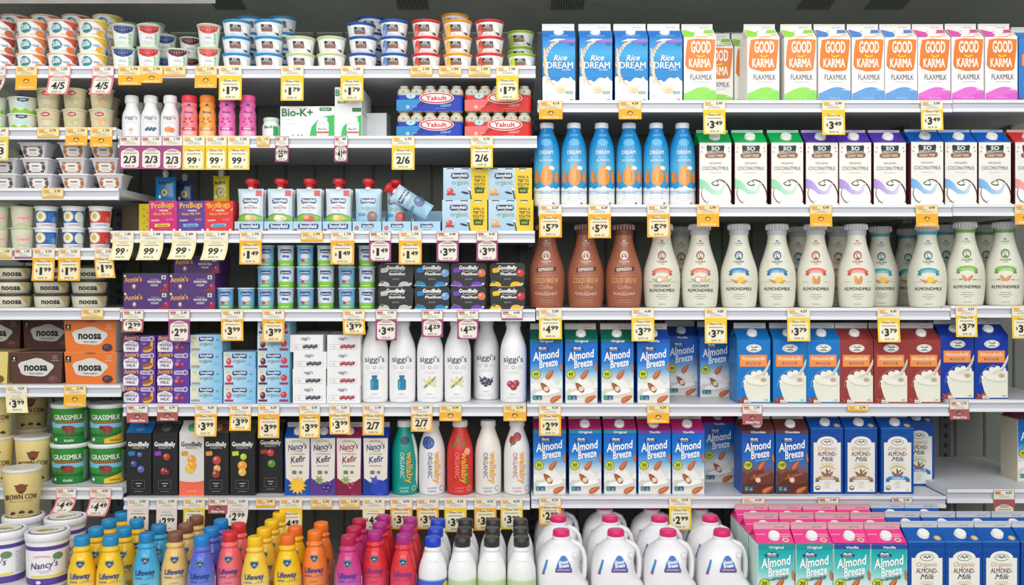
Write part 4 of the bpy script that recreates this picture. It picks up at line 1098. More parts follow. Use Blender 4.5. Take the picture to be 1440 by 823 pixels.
def stony_four(c, desc):
    def art(A):
        A.rect(-124, 2, 30, 174, lambda u, v: mixc((196, 220, 234), (166, 200, 224), (174-v)/174), 1)
        A.rect(30, 0, 124, 174, (240, 204, 40), 1)
        A.poly([(-78, 148), (12, 148), (18, 128), (8, 114), (-32, 120), (-72, 114), (-84, 128)], (50, 60, 110), 2); A.text('Stonyfield', -33, 126, 17, 84, W, 3, 0.03)
        A.text('organic', -30, 84, 26, 96, (130, 165, 140), 3, 0.01); A.text('LOWFAT', -30, 112, 6, 40, (206, 120, 110), 3)
        A.ell(-86, 48, 18, 16, c, 3); A.ell(-92, 54, 8, 7, mixc(c, W, 0.5), 4); A.rect(-106, 24, -58, 36, mixc(c, K, 0.2), 4)
        for i, t in enumerate(('WIN A', 'TRIP TO', 'SOUTH', 'AFRICA')): A.text(t, 76, 118-i*20, 15, 62, (40, 44, 40), 3, 0.02)
        A.rect(50, 36, 100, 64, (50, 54, 40), 3); A.rect(58, 44, 92, 56, (120, 170, 60), 4)
        A.ell(-4, 38, 22, 6, (40, 44, 60), 4, -14); A.poly([(8, 62), (20, 66), (26, 40), (34, 4), (26, 4), (20, 38)], (50, 56, 60), 4); A.ell(22, 60, 12, 9, (236, 236, 236), 5); A.ell(28, 64, 3, 3, K, 6, 0, 6)
        for u in (-84, -2, 74): A.rect(u-20, 166, u+18, 173, (60, 64, 60), 3); A.rect(u-16, 160, u+14, 167, (240, 240, 240), 4)
    return box('yogurt_multipack', desc, 248, 176, 240, (176, 208, 228), art, {'r': (240, 204, 40), 't': (196, 214, 226)}, 'yogurt four packs with a yellow side')
def probugs(bg, acc, word, desc):
    def art(A):
        for i in range(9): A.ell(-66+i*17, 150-(i % 3)*14, 10, 5, mixc(bg, acc, 0.6), 1, 30*i)
        A.text('ProBugs', 0, 132, 30, 124, (240, 180, 50), 3, 0.02, 0, 4); A.text('ORGANIC', 6, 112, 9, 50, W, 3, 0.02)
        A.text('Whole Milk Kefir', 0, 92, 14, 104, (240, 190, 80), 3, 0.02, 0.15, 3)
        A.text('Probiotic', -40, 58, 10, 42, W, 3, 0.02, 0, 6); A.text('Kids', 40, 62, 12, 36, (230, 130, 190), 3, 0.02, 0, 6)
        A.rrect(-46, 26, 40, 44, 8, word, 2, 2); A.text('Smooth', -2, 30, 11, 56, mixc(word, K, 0.5), 4, 0.02); A.lines(0, 14, 60, 1, 6, mixc(bg, W, 0.4), 3, 2)
        for s in (-1, 1): A.ell(s*62, 10, 7, 6, W, 3, 0, 8)
    return box('kefir_pouch_box', desc, 154, 170, 160, bg, art, {'l': (240, 216, 40), 't': mixc(bg, K, 0.2)}, 'bright boxes of kids kefir')
def biok(kind):
    g = (40, 190, 90)
    w, h, d = (300, 174, 120) if kind == 0 else (148, 280, 330)
    def art(A):
        if kind == 0:
            A.text('Bio-K+', -56, 120, 42, 172, (34, 120, 70), 3, 0.025); A.rrect(66, 148, 134, 168, 8, (34, 120, 70), 2); A.text('DAILY', 100, 152, 12, 46, W, 3)
            A.poly([(148, 2), (10, 2), (22, 60), (60, 104), (110, 122), (148, 126)], g, 1); u0 = 84
            A.lines(-96, 100, 84, 2, 22, (200, 206, 204), 2, 2); A.ell(-80, 14, 5, 5, (110, 160, 90), 2); A.ell(-50, 14, 5, 5, (110, 160, 90), 2); A.ell(-30, 14, 5, 5, (110, 160, 90), 2)
        else:
            A.text('B', -58, 232, 34, 26, (34, 140, 80), 3, 0.03); A.rect(22, 144, 72, 166, (34, 120, 70), 2); A.rect(-30, 250, 70, 270, (200, 220, 208), 1)
            A.poly([(72, 2), (-44, 2), (-30, 60), (10, 100), (72, 128)], g, 1); u0 = 26; A.text('Bio-K+', -30, 190, 14, 56, (34, 120, 70), 3, 0.02)
        A.rrect(u0-34, 8, u0+34, 92, 14, (226, 228, 228), 3); A.rect(u0-26, 88, u0+26, 112, (236, 236, 236), 4); A.rect(u0-34, 36, u0+34, 66, (240, 240, 240), 5); A.text('Bio-K+', u0, 42, 13, 50, (110, 120, 120), 6, 0.02); A.rect(u0-34, 26, u0+34, 34, (210, 80, 70), 5)
        A.rect(-w/2+2, 0, w/2-2, 9, (206, 70, 60), 2)
    return box('probiotic_box', 'wide white and green box of probiotic bottles' if kind == 0 else 'upright white and green probiotic box with a long white side', w, h, d, (238, 240, 238), art, {'t': (226, 230, 228)}, 'probiotic boxes')
def biobottle(desc):
    def art(A): A.text('Bio-K+', -6, 54, 15, 60, (34, 140, 80), 3, 0.03); A.rect(14, 10, 44, 66, (40, 170, 90), 2); A.rect(-60, 4, 60, 12, (206, 80, 70), 2)
    return round_pack('probiotic_bottle', desc, [(0, 46), (4, 48), (70, 48), (84, 42), (94, 40)], (238, 238, 236), art, 'bottle', 'little probiotic bottles', ([(93, 42), (96, 43), (112, 43), (116, 38)], (206, 226, 210), 'soft_plastic'), n=18)

def shotpack(c, fruit, desc):
    w, h, d = 196, 128, 130; mb = MB()
    n = 6; P = []
    for cx, cy, a0 in ((w/2-26, h-26, 0), (-w/2+26, h-26, 90)):
        for i in range(n): a = math.radians(a0+90*i/(n-1)); P.append((cx+26*math.cos(a), cy+26*math.sin(a)))
    P += [(-w/2+6, 0), (w/2-6, 0)]
    bl = (44, 44, 46)
    f = [(u*U, -d/2*U, v*U) for u, v in P]; b = [(u*U, d/2*U, v*U) for u, v in P]
    mb.poly(f[::-1] if False else f, bl); mb.poly(b[::-1], bl)
    for i in range(len(P)):
        j = (i+1) % len(P); mb.poly([f[j], f[i], b[i], b[j]], (54, 54, 56))
    A = Art(mb, flat(-d/2*U), 'coated_board', None, (-w/2, w/2, 0.5, h))
    A.text('GoodBelly', 0, 92, 20, 104, W, 3, 0.035); A.text('PROBIOTICS', 2, 78, 8, 70, (200, 200, 200), 3, 0.01); A.text('PlusShot' if c[0] != 190 else 'StraightShot', 6, 60, 14, 88, W, 3, 0.03)
    A.text('SHOTS', 0, 34, 8, 38, (180, 180, 180), 3); A.rect(-60, 50, 60, 51.5, (90, 90, 90), 2)
    A.rrect(-84, 74, -44, 100, 8, c, 2, 8)
    if fruit: berry(A, 72, 72, 22, fruit, 3)
    for s in (-1, 1): A.ell(s*56-10, 6, 30, 19, c, 2, 0, 14); A.rect(s*56-42, -0.5, s*56+22, 4, mixc(c, W, 0.6), 5)
    A.ell(-76, 22, 10, 8, (90, 110, 80), 3); A.ell(80, 12, 7, 7, (200, 210, 200), 3, 0, 8)
    A.rect(-60, h-5, 40, h-3, mixc(c, W, 0.3), 2)
    return Proto('shot_pack', desc, 'pack', [('shot_pack', mb.mesh('shot_pack'), (0, 0, 0), 0, None)], d, h, 'black sleeves of probiotic shots')

YB = None
def yakult(c, c2, desc):
    global YB
    w, d, h = 366, 150, 146
    if YB is None:
        mb = MB(); lathe(mb, smooth_prof([(0, 30), (3, 35), (40, 36), (66, 31), (84, 31), (100, 36), (122, 34), (134, 22), (137, 22)], 3), (232, 216, 186), 'soft_plastic', 18)
        A = Art(mb, round_surf(lambda v: 36), 'soft_plastic', 16); A.ell(0, 108, 10, 8, (110, 190, 220), 1); A.text('Yakult', 0, 106, 5, 14, (200, 70, 60), 2)
        cm = MB(); lathe(cm, [(136, 23), (138, 24), (143, 24), (144, 20)], (220, 226, 224), 'soft_plastic', 16)
        YB = (mb.mesh('bottle'), cm.mesh('foil_cap'))
    parts = []
    for i in range(5):
        for r in (0, 1): parts.append(('bottle', YB[0], ((-146+i*73)*U, (-37+r*74)*U, 0), 0, None, [('foil_cap', YB[1], (0, 0, 0), 0, None)]))
    mb = MB(); rows = []
    def ring(z, g):
        P = []
        for i in range(20): P.append(((-w/2 + w*i/19)*U, (-d/2 - g*abs(math.sin(i/19*PI*5))*2)*U, z*U))
        P.append((w/2*U, d/2*U, z*U)); P.append((-w/2*U, d/2*U, z*U)); return P
    zs = [0, 20, 60, 88]
    rows = [ring(z, 1.5) for z in zs]
    mb.grid(rows, lambda i, j: c, 'coated_board')
    surf = flat((-d/2-3.6)*U)
    A = Art(mb, surf, 'coated_board', None, (-w/2, w/2, 0.5, 120))
    A.poly([(-w/2, 30), (-70, 24), (0, 62), (120, 82), (w/2, 78), (w/2, 86), (120, 92), (10, 84), (-60, 64), (-w/2, 60)], mixc(c, K, 0.25), 1)
    A.poly([(-w/2, 2), (-100, 2), (-40, 66), (-w/2, 62)], c2, 2)
    A.ell(38, 72, 96, 33, (245, 240, 238), 3, 0, 26); A.ell(38, 72, 92, 29, (214, 30, 36), 4, 0, 26); A.ell(38, 72, 82, 22, (245, 240, 238), 5, 0, 26)
    A.text('Yakult', 36, 60, 25, 118, (206, 24, 32), 6, 0.025)
    A.text('LIGHT', 90, 24, 14, 60, mixc(c2, W, 0.5), 4, 0.03, 0.2); A.lines(60, 12, 90, 1, 6, mixc(c, W, 0.5), 4, 3)
    A.rect(-130, 14, -112, 32, mixc(c, W, 0.75), 4); A.lines(-84, 24, 50, 1, 6, mixc(c, W, 0.6), 4, 4)
    A.ell(-104, 84, 26, 16, (176, 220, 232), 3); A.text('Y', -104, 78, 12, 10, (40, 120, 170), 5, 0.03)
    parts.append(('wrap', mb.mesh('wrap'), (0, 0, 0), 0, None))
    return Proto('probiotic_drink_pack', desc, 'pack', parts, d+8, h+1, 'wrapped packs of little probiotic bottles')

def pouch(w, h, cols, capc, art, desc, name='yogurt_pouch', grp='yogurt pouches', spout=(236, 236, 236)):
    mb = MB(); NX, NY = 10, 14; T = 44
    def th(u, v):
        a = max(0, 1-(2*u)**2)**0.5; b = min(1, v/0.25)**0.6 * min(1, (1-v)/0.22)**0.5 if 0 < v < 1 else 0
        bb = 1.0 if v < 0.05 else 0
        return T*a*max(b, 0.9*(1-v*3) if v < 0.3 else 0)
    for s in (-1, 1):
        rows = []
        for j in range(NY+1):
            v = j/NY; ww = w*(1 - 0.07*math.sin(v*PI))
            rows.append([(ww*(i/NX-0.5)*U*(1 if s < 0 else -1), s*(th(i/NX-0.5, v)/2)*U, v*h*U) for i in range(NX+1)])
        mb.grid(rows, lambda i, j: cols(i/NY*h), 'film_pouch', False)
    def sf(u, v, l): return (u*U, -(th(max(-0.499, min(0.499, u/w)), max(0.001, min(0.999, v/h)))/2)*U - EPS*(l+1.5), v*U)
    art(Art(mb, sf, 'film_pouch', 14))
    sm = MB(); lathe(sm, [(h-6, 14), (h+8, 14), (h+14, 12)], spout, 'soft_plastic', 14)
    cm = MB(); lathe(cm, [(h+8, 16), (h+10, 17), (h+26, 18), (h+30, 28), (h+32, 31), (h+50, 30), (h+54, 26)] if capc else [(h+10, 18), (h+16, 18), (h+30, 14), (h+34, 10)], capc or (226, 226, 226), 'soft_plastic', 18)
    return Proto(name, desc, 'pouch', [('body', mb.mesh('body'), (0, 0, 0), 0, None), ('spout', sm.mesh('spout'), (0, 0, 0), 0, None), ('cap', cm.mesh('cap'), (0, 0, 0), 0, None)], T+2, h+62, grp)
def stony_pouch(fruit, desc, green=True, w=142, h=236):
    cf = ramp([(0, (214, 228, 236)), (60, (214, 228, 236)), (150, (222, 234, 240)), (240, (196, 216, 230))])
    def art(A):
        A.poly([(-36, 182), (44, 182), (46, 164), (38, 152), (4, 158), (-32, 152), (-40, 164)], (44, 66, 124), 2); A.text('Stonyfield', 4, 162, 16, 74, W, 4, 0.03)
        if green:
            A.text('YOKIDS', 4, 138, 8, 30, (190, 90, 90), 3); A.text('WHOLE MILK', 4, 124, 12, 74, (206, 70, 80), 3, 0.02); A.lines(4, 112, 40, 1, 5, (200, 150, 150), 3, 2)
            A.poly([(-w*0.45, 52), (w*0.45, 52), (w*0.45, 84), (20, 98), (-30, 98), (-w*0.45, 84)], (130, 190, 60), 1); A.poly([(-w*0.44, 84), (-30, 98), (20, 98), (w*0.44, 84), (w*0.44, 78), (20, 92), (-30, 92), (-w*0.44, 78)], (90, 150, 50), 2)
            A.ell(4, 70, 34, 18, fruit, 3); A.ell(-10, 78, 14, 12, mixc(fruit, W, 0.5), 4); A.ell(20, 66, 12, 10, mixc(fruit, K, 0.12), 4)
            A.rect(w*0.22, 196, w*0.44, 226, (210, 70, 80), 3)
        else:
            A.text('organic', 8, 118, 24, 84, (150, 190, 170), 3, 0.01); A.rrect(-50, 84, -10, 100, 4, (80, 150, 190), 3); A.ell(26, 80, 28, 32, fruit, 3); A.ell(30, 90, 12, 12, mixc(fruit, W, 0.3), 4)
    return pouch(w, h, cf if green else (lambda v: mixc((150, 196, 224), (196, 220, 236), v/h)), (222, 44, 44), art, desc)
def bug_pouch(c, desc, w=98, h=170):
    def art(A):
        A.text('ProBugs', 0, 120, 20, 60, (40, 44, 40), 3, 0.04, 0, 4); A.ell(0, 76, 26, 30, mixc(c, (40, 120, 160), 0.6), 2); A.ell(4, 74, 16, 20, (240, 200, 60), 3); A.ell(4, 74, 8, 10, (40, 90, 140), 4); A.ell(-24, 50, 8, 10, W, 4)
    return pouch(w, h, lambda v: c, None, art, desc, 'kefir_pouch', 'kids kefir pouches')
def stony_tray(c, desc, small=False):
    w, h, d = 157, 56, 230; mb = MB(); t = 3
    bg = (176, 212, 232)
    mb.box(-w/2*U, w/2*U, -d/2*U, (-d/2+t)*U, 0, h*U, bg)
    mb.box(-w/2*U, w/2*U, (d/2-t)*U, d/2*U, 0, 130*U, bg)
    for s in (-1, 1):
        x0, x1 = sorted((s*w/2, s*(w/2-t)))
        for k in range(4):
            y0 = -d/2+t + k*(d-2*t)/4; y1 = y0 + (d-2*t)/4
            mb.box(x0*U, x1*U, y0*U, y1*U, 0, (h+k*20)*U, bg)
    mb.box((-w/2+t)*U, (w/2-t)*U, (-d/2+t)*U, (d/2-t)*U, 0, t*U, bg)
    A = Art(mb, flat(-d/2*U))
    k = 0.6 if small else 1
    A.poly([(-54*k+4, 14+20*(1-k)), (54*k+4, 14+20*(1-k)), (58*k+4, 38), (50*k, 44), (0, 40), (-46*k, 44), (-52*k, 38)], (44, 62, 124), 2)
    A.text('Stonyfield', 4, 20+12*(1-k), 20*k, 94*k, W, 4, 0.03)
    if small: A.text('organic', 6, 6, 12, 50, (140, 180, 160), 3); A.ell(-56, 20, 11, 12, c, 3); A.ell(-56, 20, 5, 6, mixc(c, W, 0.4), 4)
    else: A.ell(-66, 10, 10, 7, c, 3)
    return Proto('display_tray', desc, 'tray', [('display_tray', mb.mesh('display_tray'), (0, 0, 0), 0, None)], d, 130, 'pale blue display trays')
def noosabox(c, side, fruit, desc):
    w, h, d = 292, 172, 260; mb = MB()
    hw, hd = w/2*U, d/2*U; q = 0.94
    lo = [(-hw*q, -hd, 0), (hw*q, -hd, 0), (hw*q, hd, 0), (-hw*q, hd, 0)]; hi = [(-hw, -hd*1.02, h*U), (hw, -hd*1.02, h*U), (hw, hd, h*U), (-hw, hd, h*U)]
    cc = [c, side, c, side]
    for i in range(4):
        j = (i+1) % 4; mb.poly([lo[i], lo[j], hi[j], hi[i]], cc[i])
    mb.poly(hi, mixc(c, K, 0.1)); mb.poly(lo[::-1], c)
    mb.box(-hw*1.0, hw*1.0, -hd*1.02, -hd*0.98, h*U, (h+3)*U, mixc(c, W, 0.2))
    for s in (-1, 1):         # cup rims seen through the cut-outs at the ends
        pass
    sl = (hd*0.02)/(h*U)
    A = Art(mb, lambda u, v, l: (u*U, -hd - v*U*sl - EPS*l, v*U))
    P = []
    for i in range(30):
        a = 2*PI*i/30; r = 1 + 0.07*math.sin(a*5+0.6); P.append((-4 + 96*r*math.cos(a), 88 + 50*r*math.sin(a)))
    A.poly(P, (216, 212, 206), 2); A.text('noosa', -2, 72, 42, 128, (34, 34, 34), 4, 0.035); A.text('finest yoghurt', 0, 52, 9, 76, (90, 84, 80), 4, 0.01)
    A.rect(-138, 118, -108, 152, (40, 34, 32), 2); A.text('4', -123, 132, 15, 11, W, 3, 0.03); A.text('PACK', -123, 122, 6, 20, W, 3)
    A.ell(94, 24, 30, 22, fruit, 3); A.ell(88, 30, 14, 8, mixc(fruit, W, 0.15), 4, 20); A.lines(104, 150, 44, 3, 12, mixc(c, W, 0.6), 2, 3)
    A.ell(0, 168, 30, 4, mixc(c, K, 0.4), 3)
    return Proto('yogurt_multipack', desc, 'box', [('yogurt_multipack', mb.mesh('yogurt_multipack'), (0, 0, 0), 0, None)], d*1.02, h+3, 'four packs of cream yogurt')

def jug(desc, lab=0):
    """square shouldered jug; the grip runs down its right side"""
    mb = MB(); H = 440
    lv = [(0, 118, 0), (5, 126, 0), (40, 129, 0), (150, 130, 0), (230, 129, 0), (280, 124, 0), (320, 110, -1), (346, 92, -2), (366, 70, -4), (380, 50, -5), (388, 42, -5), (393, 46, -5), (398, 46, -5), (402, 38, -5), (412, 37, -5)]
    def rr(r, z, ox):
        P = []
        sq = 3.4 if z < 330 else 3.4 - (min(z, 400)-330)/70*1.35
        for j in range(36):
            a = 2*PI*j/36; c, s = math.cos(a), math.sin(a)
            k = 1/((abs(c)**sq + abs(s)**sq)**(1/sq))
            x = r*k*c; y = r*k*s*0.94
            # hollow beside the grip
            if c > 0.1 and 176 < z < 340:
                t = math.sin((z-176)/164*PI)**0.7
                x -= 46*t*min(1, c*1.3)
            P.append(((x+ox)*U, y*U, z*U))
        return P
    pr = []
    for (a, b) in zip(lv, lv[1:]):
        n = max(1, int((b[0]-a[0])/18))
        for i in range(n): t = i/n; pr.append(tuple(a[k]+(b[k]-a[k])*t for k in range(3)))
    pr.append(lv[-1])
    rows = [rr(r, z, ox) for z, r, ox in pr]
    mb.grid(rows, lambda i, j: (238, 237, 240), 'soft_plastic'); mb.poly(rows[0][::-1], (236, 236, 238), 'soft_plastic'); mb.poly(rows[-1], (220, 220, 220), 'soft_plastic')
    def fy(z):
        for (a, b) in zip(pr, pr[1:]):
            if z <= b[0] and b[0] > a[0]: return a[1] + (b[1]-a[1])*(z-a[0])/(b[0]-a[0])
        return pr[-1][1]
    def sf(u, v, l):
        r = fy(v); sq = 3.4; q = min(0.98, abs(u)/max(r, 1)); y = (1-q**sq)**(1/sq)*r*0.94
        return (u*U, -(y*U) - EPS*l - 0.0006, v*U)
    A = Art(mb, sf, 'soft_plastic', 16)
    v = 60
    A.poly([(-42, 192+v), (42, 192+v), (32, 232+v), (14, 262+v), (6, 268+v), (-6, 268+v), (-14, 262+v), (-32, 232+v)], (40, 110, 190), 1)
    A.rect(-41, 198+v, 41, 210+v, (150, 70, 150), 2); A.text('ALMONDMILK', 0, 200+v, 7, 62, W, 3, 0.02); A.rect(-40, 192+v, 40, 197+v, (50, 70, 140), 2)
    A.text('Almond', 0, 232+v, 17, 50, W, 3, 0.03, 0.2, 8); A.text('Breeze', 2, 216+v, 16, 48, W, 3, 0.03, 0.2, 8)
    A.rect(-60, 90, 60, 172, (30, 150, 200), 1); A.rect(-60, 168, 46, 180, (206, 70, 140), 2); A.text('ALMONDMILK', -4, 170, 8, 70, W, 3, 0.02); A.text('Original', -10, 152, 12, 60, W, 3, 0.03); A.poly([(46, 180), (64, 150), (64, 90), (58, 90), (50, 160)], (60, 190, 210), 3)
    A.ell(56, 330, 12, 13, (206, 205, 208), 1, 0, 16); A.ell(56, 330, 9, 10, (226, 225, 228), 2, 0, 16)
    A.poly([(-104, 250), (-92, 250), (-76, 306), (-84, 310)], (60, 130, 190), 1); A.poly([(-106, 238), (-94, 238), (-92, 250), (-104, 250)], (150, 70, 150), 1)
    hm = MB()
    pts = [(24, 372), (52, 370), (84, 356), (103, 326), (112, 286), (113, 240), (110, 200), (98, 172)]
    P = []
    for i in range(len(pts)-1):
        for k in range(3):
            t = k/3; P.append((pts[i][0]+(pts[i+1][0]-pts[i][0])*t, pts[i][1]+(pts[i+1][1]-pts[i][1])*t))
    P.append(pts[-1]); rows = []
    for i, (x, z) in enumerate(P):
        a = P[max(0, i-1)]; b = P[min(len(P)-1, i+1)]; tx, tz = b[0]-a[0], b[1]-a[1]; L = math.hypot(tx, tz); nx, nz = -tz/L, tx/L
        rows.append([((x+nx*13*math.cos(q))*U, 19*math.sin(q)*U, (z+nz*13*math.cos(q))*U) for q in [2*PI*j/14 for j in range(14)]])
    hm.grid(rows, lambda i, j: (238, 237, 240), 'soft_plastic'); hm.poly(rows[-1], (238, 237, 240), 'soft_plastic'); hm.poly(rows[0][::-1], (238, 237, 240), 'soft_plastic')
    cm = MB(); n = 40
    cr = [(401, 39), (404, 42), (425, 41), (431, 38), (432, 33)]
    rows = [[((-5 + (r + (1.2 if j % 2 and 1 <= i <= 2 else 0))*math.cos(2*PI*j/n))*U, (r + (1.2 if j % 2 and 1 <= i <= 2 else 0))*math.sin(2*PI*j/n)*U, z*U) for j in range(n)] for i, (z, r) in enumerate(cr)]
    cm.grid(rows, lambda i, j: (226, 30, 110), 'soft_plastic'); cm.poly(rows[-1], (230, 50, 124), 'soft_plastic'); cm.poly(rows[0][::-1], (230, 50, 124), 'soft_plastic')
    return Proto('milk_jug', desc, 'jug', [('body', mb.mesh('body'), (0, 0, 0), 0, None), ('handle', hm.mesh('handle'), (0, 0, 0), 0, None), ('cap', cm.mesh('cap'), (0, 0, 0), 0, 'bright pink ribbed cap')], 246, 432, 'white jugs with pink caps')

# ------------------------------------------------------------------ price tags
TAGN = []
YEL = (246, 206, 60); AMB = (240, 176, 50); MAG = (158, 74, 126); PNK = (222, 128, 130); CRM = (240, 224, 160); MAR = (170, 90, 90); PWH = (236, 214, 214)
def tag(shelf, x0, x1, yb, kind, price='', num='4.69', tilt=0.0):
    """kind: y yellow, m magenta, p pink, c cream, r maroon with a price plate; s short icon flap; t sticker only"""
    z, H = RAIL[shelf]; xa, xb = X(x0, -0.014), X(x1, -0.014); xm = (xa+xb)/2; wd = (xb-xa)/U
    y = -0.0135
    base = {'y': YEL, 'm': MAG, 'p': PNK, 'c': CRM, 'r': MAR, 's': AMB, 't': AMB, 'S': MAR, 'T': MAG, 'w': PWH, 'a': AMB}[kind]
    root = bpy.data.objects.new('price_tag', None); COL.objects.link(root)
    zt_ = z - H*0.02; root.location = (xm, y, zt_); root.empty_display_size = 0.01
    zbot = ZC + (HZ - yb)*(D+y)/F
    total = (zt_ - zbot)/U
    st = min(54, total*0.97)
    mb = MB(); t = 0.0008
    bg = (236, 232, 220) if kind not in 'ts' else (240, 222, 170)
    mb.box(-wd/2*U, wd/2*U, 0, t, -st*U, 0, bg, 'tag_paper')
    A = Art(mb, flat(0), 'tag_paper')
    fr = mixc(base, W, 0.25)
    A.rect(-wd/2, -3, wd/2, 0, fr, 1); A.rect(-wd/2, -st, -wd/2+3, 0, fr, 1); A.rect(wd/2-3, -st, wd/2, 0, fr, 1)
    A.text(num, wd*0.22, -21, 13, wd*0.28, (60, 56, 50), 2, 0.02); A.rect(-wd*0.42, -20, -wd*0.16, -8, mixc(base, (240, 150, 60), 0.5), 2); A.rect(-wd*0.40, -26, -wd*0.02, -23, (150, 140, 120), 2)
    A.lines(0, -34, wd*0.6, 2, 7, (190, 180, 160), 2, 2.5)
    if kind == 't': A.rect(-wd/2, -st, wd/2, -st+10, base, 2)
    if kind == 'T': A.rect(-wd/2, -st, wd/2, -st+9, base, 2)
    obj('shelf_label', mb.mesh('shelf_label'), root)
    if kind not in 'tT' and total > 60:
        mb = MB(); v0 = -total; v1 = -min(50, total*0.5)
        if kind in 'sS': v1 = -min(48, total*0.45)
        h = v1 - v0
        def S_(u, v, l):
            q = (v1 - v)/h; sh = tilt*3.89*q*q
            return ((u+sh)*U, -t*1.2 - 0.012*q*q*(1 if tilt else 0.25) - EPS*l*0.6, v*U)
        A = Art(mb, S_, 'tag_paper', 30)
        for i in range(6):
            a = v0 + h*i/6; b = v0 + h*(i+1)/6
            mb.poly([S_(-wd/2, a, 0), S_(wd/2, a, 0), S_(wd/2, b, 0), S_(-wd/2, b, 0)], base, 'tag_paper', True)
            bk = [S_(-wd/2, a, -2), S_(-wd/2, b, -2), S_(wd/2, b, -2), S_(wd/2, a, -2)]; mb.poly(bk, (236, 232, 222), 'tag_paper', True)
        if kind in 'sS':
            if total > 75:
                cy = v0 + h*0.62; A.ell(0, cy, 16, 12, mixc(base, K, 0.62), 1, 0, 14); A.ell(0, cy-3, 12, 6, mixc(base, W, 0.3), 2, 0, 12); A.ell(2, cy+5, 4, 3, mixc(base, W, 0.2), 3, 0, 8)
                A.text('Gluten Free', 0, v0+h*0.12, 12, wd*0.7, mixc(base, W, 0.85) if kind == 's' else W, 2, 0.02)
            else: A.lines(0, v0+h*0.45, wd*0.7, 2, 9, mixc(base, K, 0.3), 1, 3)
        else:
            pl = (240, 234, 206) if kind in 'yc' else (234, 226, 214)
            if kind == 'a': pl = (240, 226, 190)
            ph = min(h*0.97, 112)
            A.rrect(-wd*0.42, v0+7, wd*0.42, v0+7+ph*0.86, 16, pl, 1); A.ell(0, v0+7+ph*0.80, wd*0.30, ph*0.16, pl, 2, 0, 16)
            ink = (44, 44, 42)
            if kind in 'ya': A.text('Gluten Free', 0, v0+7+ph*0.84, 11, wd*0.56, (120, 100, 60), 4, 0.02)
            else: A.lines(0, v0+7+ph*0.88, wd*0.5, 2, 7, mixc(base, K, 0.2), 4, 3)
            A.rect(-wd*0.32, v0+7+ph*0.70, wd*0.32, v0+7+ph*0.70+3, (110, 100, 80), 4)
            py = v0 + 7 + ph*0.24; H_ = min(38, ph*0.40)
            if price.startswith('$'):
                d, c = price[1:].split('.')
                wD = 15*len(d); tw = 10 + wD + 30; k = min(1.5, wd*0.78/tw)
                x = -tw*k/2
                A.text('$', x+4*k, py+14, 15, 7*k, ink, 4, 0.02); A.text(d, x+(12+wD/2)*k, py, H_, (wD+2)*k if d != '1' else 10*k, ink, 4, 0.045)
                A.text(c, x+(14+wD+14)*k, py+H_-21, 21, 27*k, ink, 4, 0.035)
            elif price.endswith('c'):
                A.text(price[:-1], -9, py, H_-4, wd*0.44, ink, 4, 0.03); A.text('c', wd*0.27, py+16, 13, 10, ink, 4, 0.01); A.rect(wd*0.27-0.8, py+12, wd*0.27+0.8, py+30, ink, 4)
            else: A.text(price, 0, py, H_, wd*0.60, ink, 4, 0.03)
            A.text('SAVE .50', 0, v0+12, 9, wd*0.42, (90, 84, 70), 4, 0.01)
        obj('sale_card', mb.mesh('sale_card'), root)
    root['category'] = 'price tag'; root['group'] = 'price tags along the shelf edges'
    cn = {'y': 'yellow', 'm': 'purple', 'p': 'pink', 'c': 'cream', 'r': 'maroon', 's': 'small amber', 't': 'amber edged sticker', 'S': 'small maroon', 'T': 'purple edged sticker', 'w': 'pinkish white', 'a': 'amber'}[kind]
    pw = price.replace('c', ' cents') if price.endswith('c') else price
    d = (cn + ' ' + pw + ' price tag') if price else (cn + ' price tag' if kind not in 'tT' else cn)
    if price and '/' in price: d = cn + ' ' + price + ' price tag'
    TAGN.append((d.replace('  ', ' '), shelf, (x0+x1)/2, root))
def tag_labels():
    by = {}
    for d, s, x, o in TAGN: by.setdefault((d, s), []).append((x, o))
    for (d, s), L in by.items():
        L.sort(key=lambda q: q[0])
        for i, (x, o) in enumerate(L):
            p = '' if len(L) == 1 else (', leftmost' if i == 0 else ', rightmost' if i == len(L)-1 else ', ' + ORD[i] + ' from left')
            o['label'] = d + p + ', on edge of ' + SH[s][1]

# ------------------------------------------------------------------ right bay, top: rice and flax cartons
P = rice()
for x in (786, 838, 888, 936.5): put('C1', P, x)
KG = karma((150, 220, 90), (110, 216, 90), (150, 216, 70), 'flax milk carton with green waves', (228, 130, 56))
KB = karma((100, 160, 214), (90, 150, 210), (84, 130, 200), 'flax milk carton with blue waves', (226, 124, 26))
KP = karma((226, 110, 206), (206, 70, 190), (214, 80, 160), 'flax milk carton with pink waves', (226, 122, 32))
put('C1', KG, 984.5); put('C1', KG, 1009.5, 0.125, row=1); put('C1', KG, 1055, 0.125, row=1)
for x in (1073.5, 1126): put('C1', KG, x)
for x in (1173.5, 1221, 1267.5): put('C1', KB, x)
put('C1', KP, 1314)
for x in (1361, 1408.5): put('D1', KP, x)
KS = glassmilk((40, 120, 200), 'blue carton cut by the right edge of the photo')
put('D1', KS, 1457)
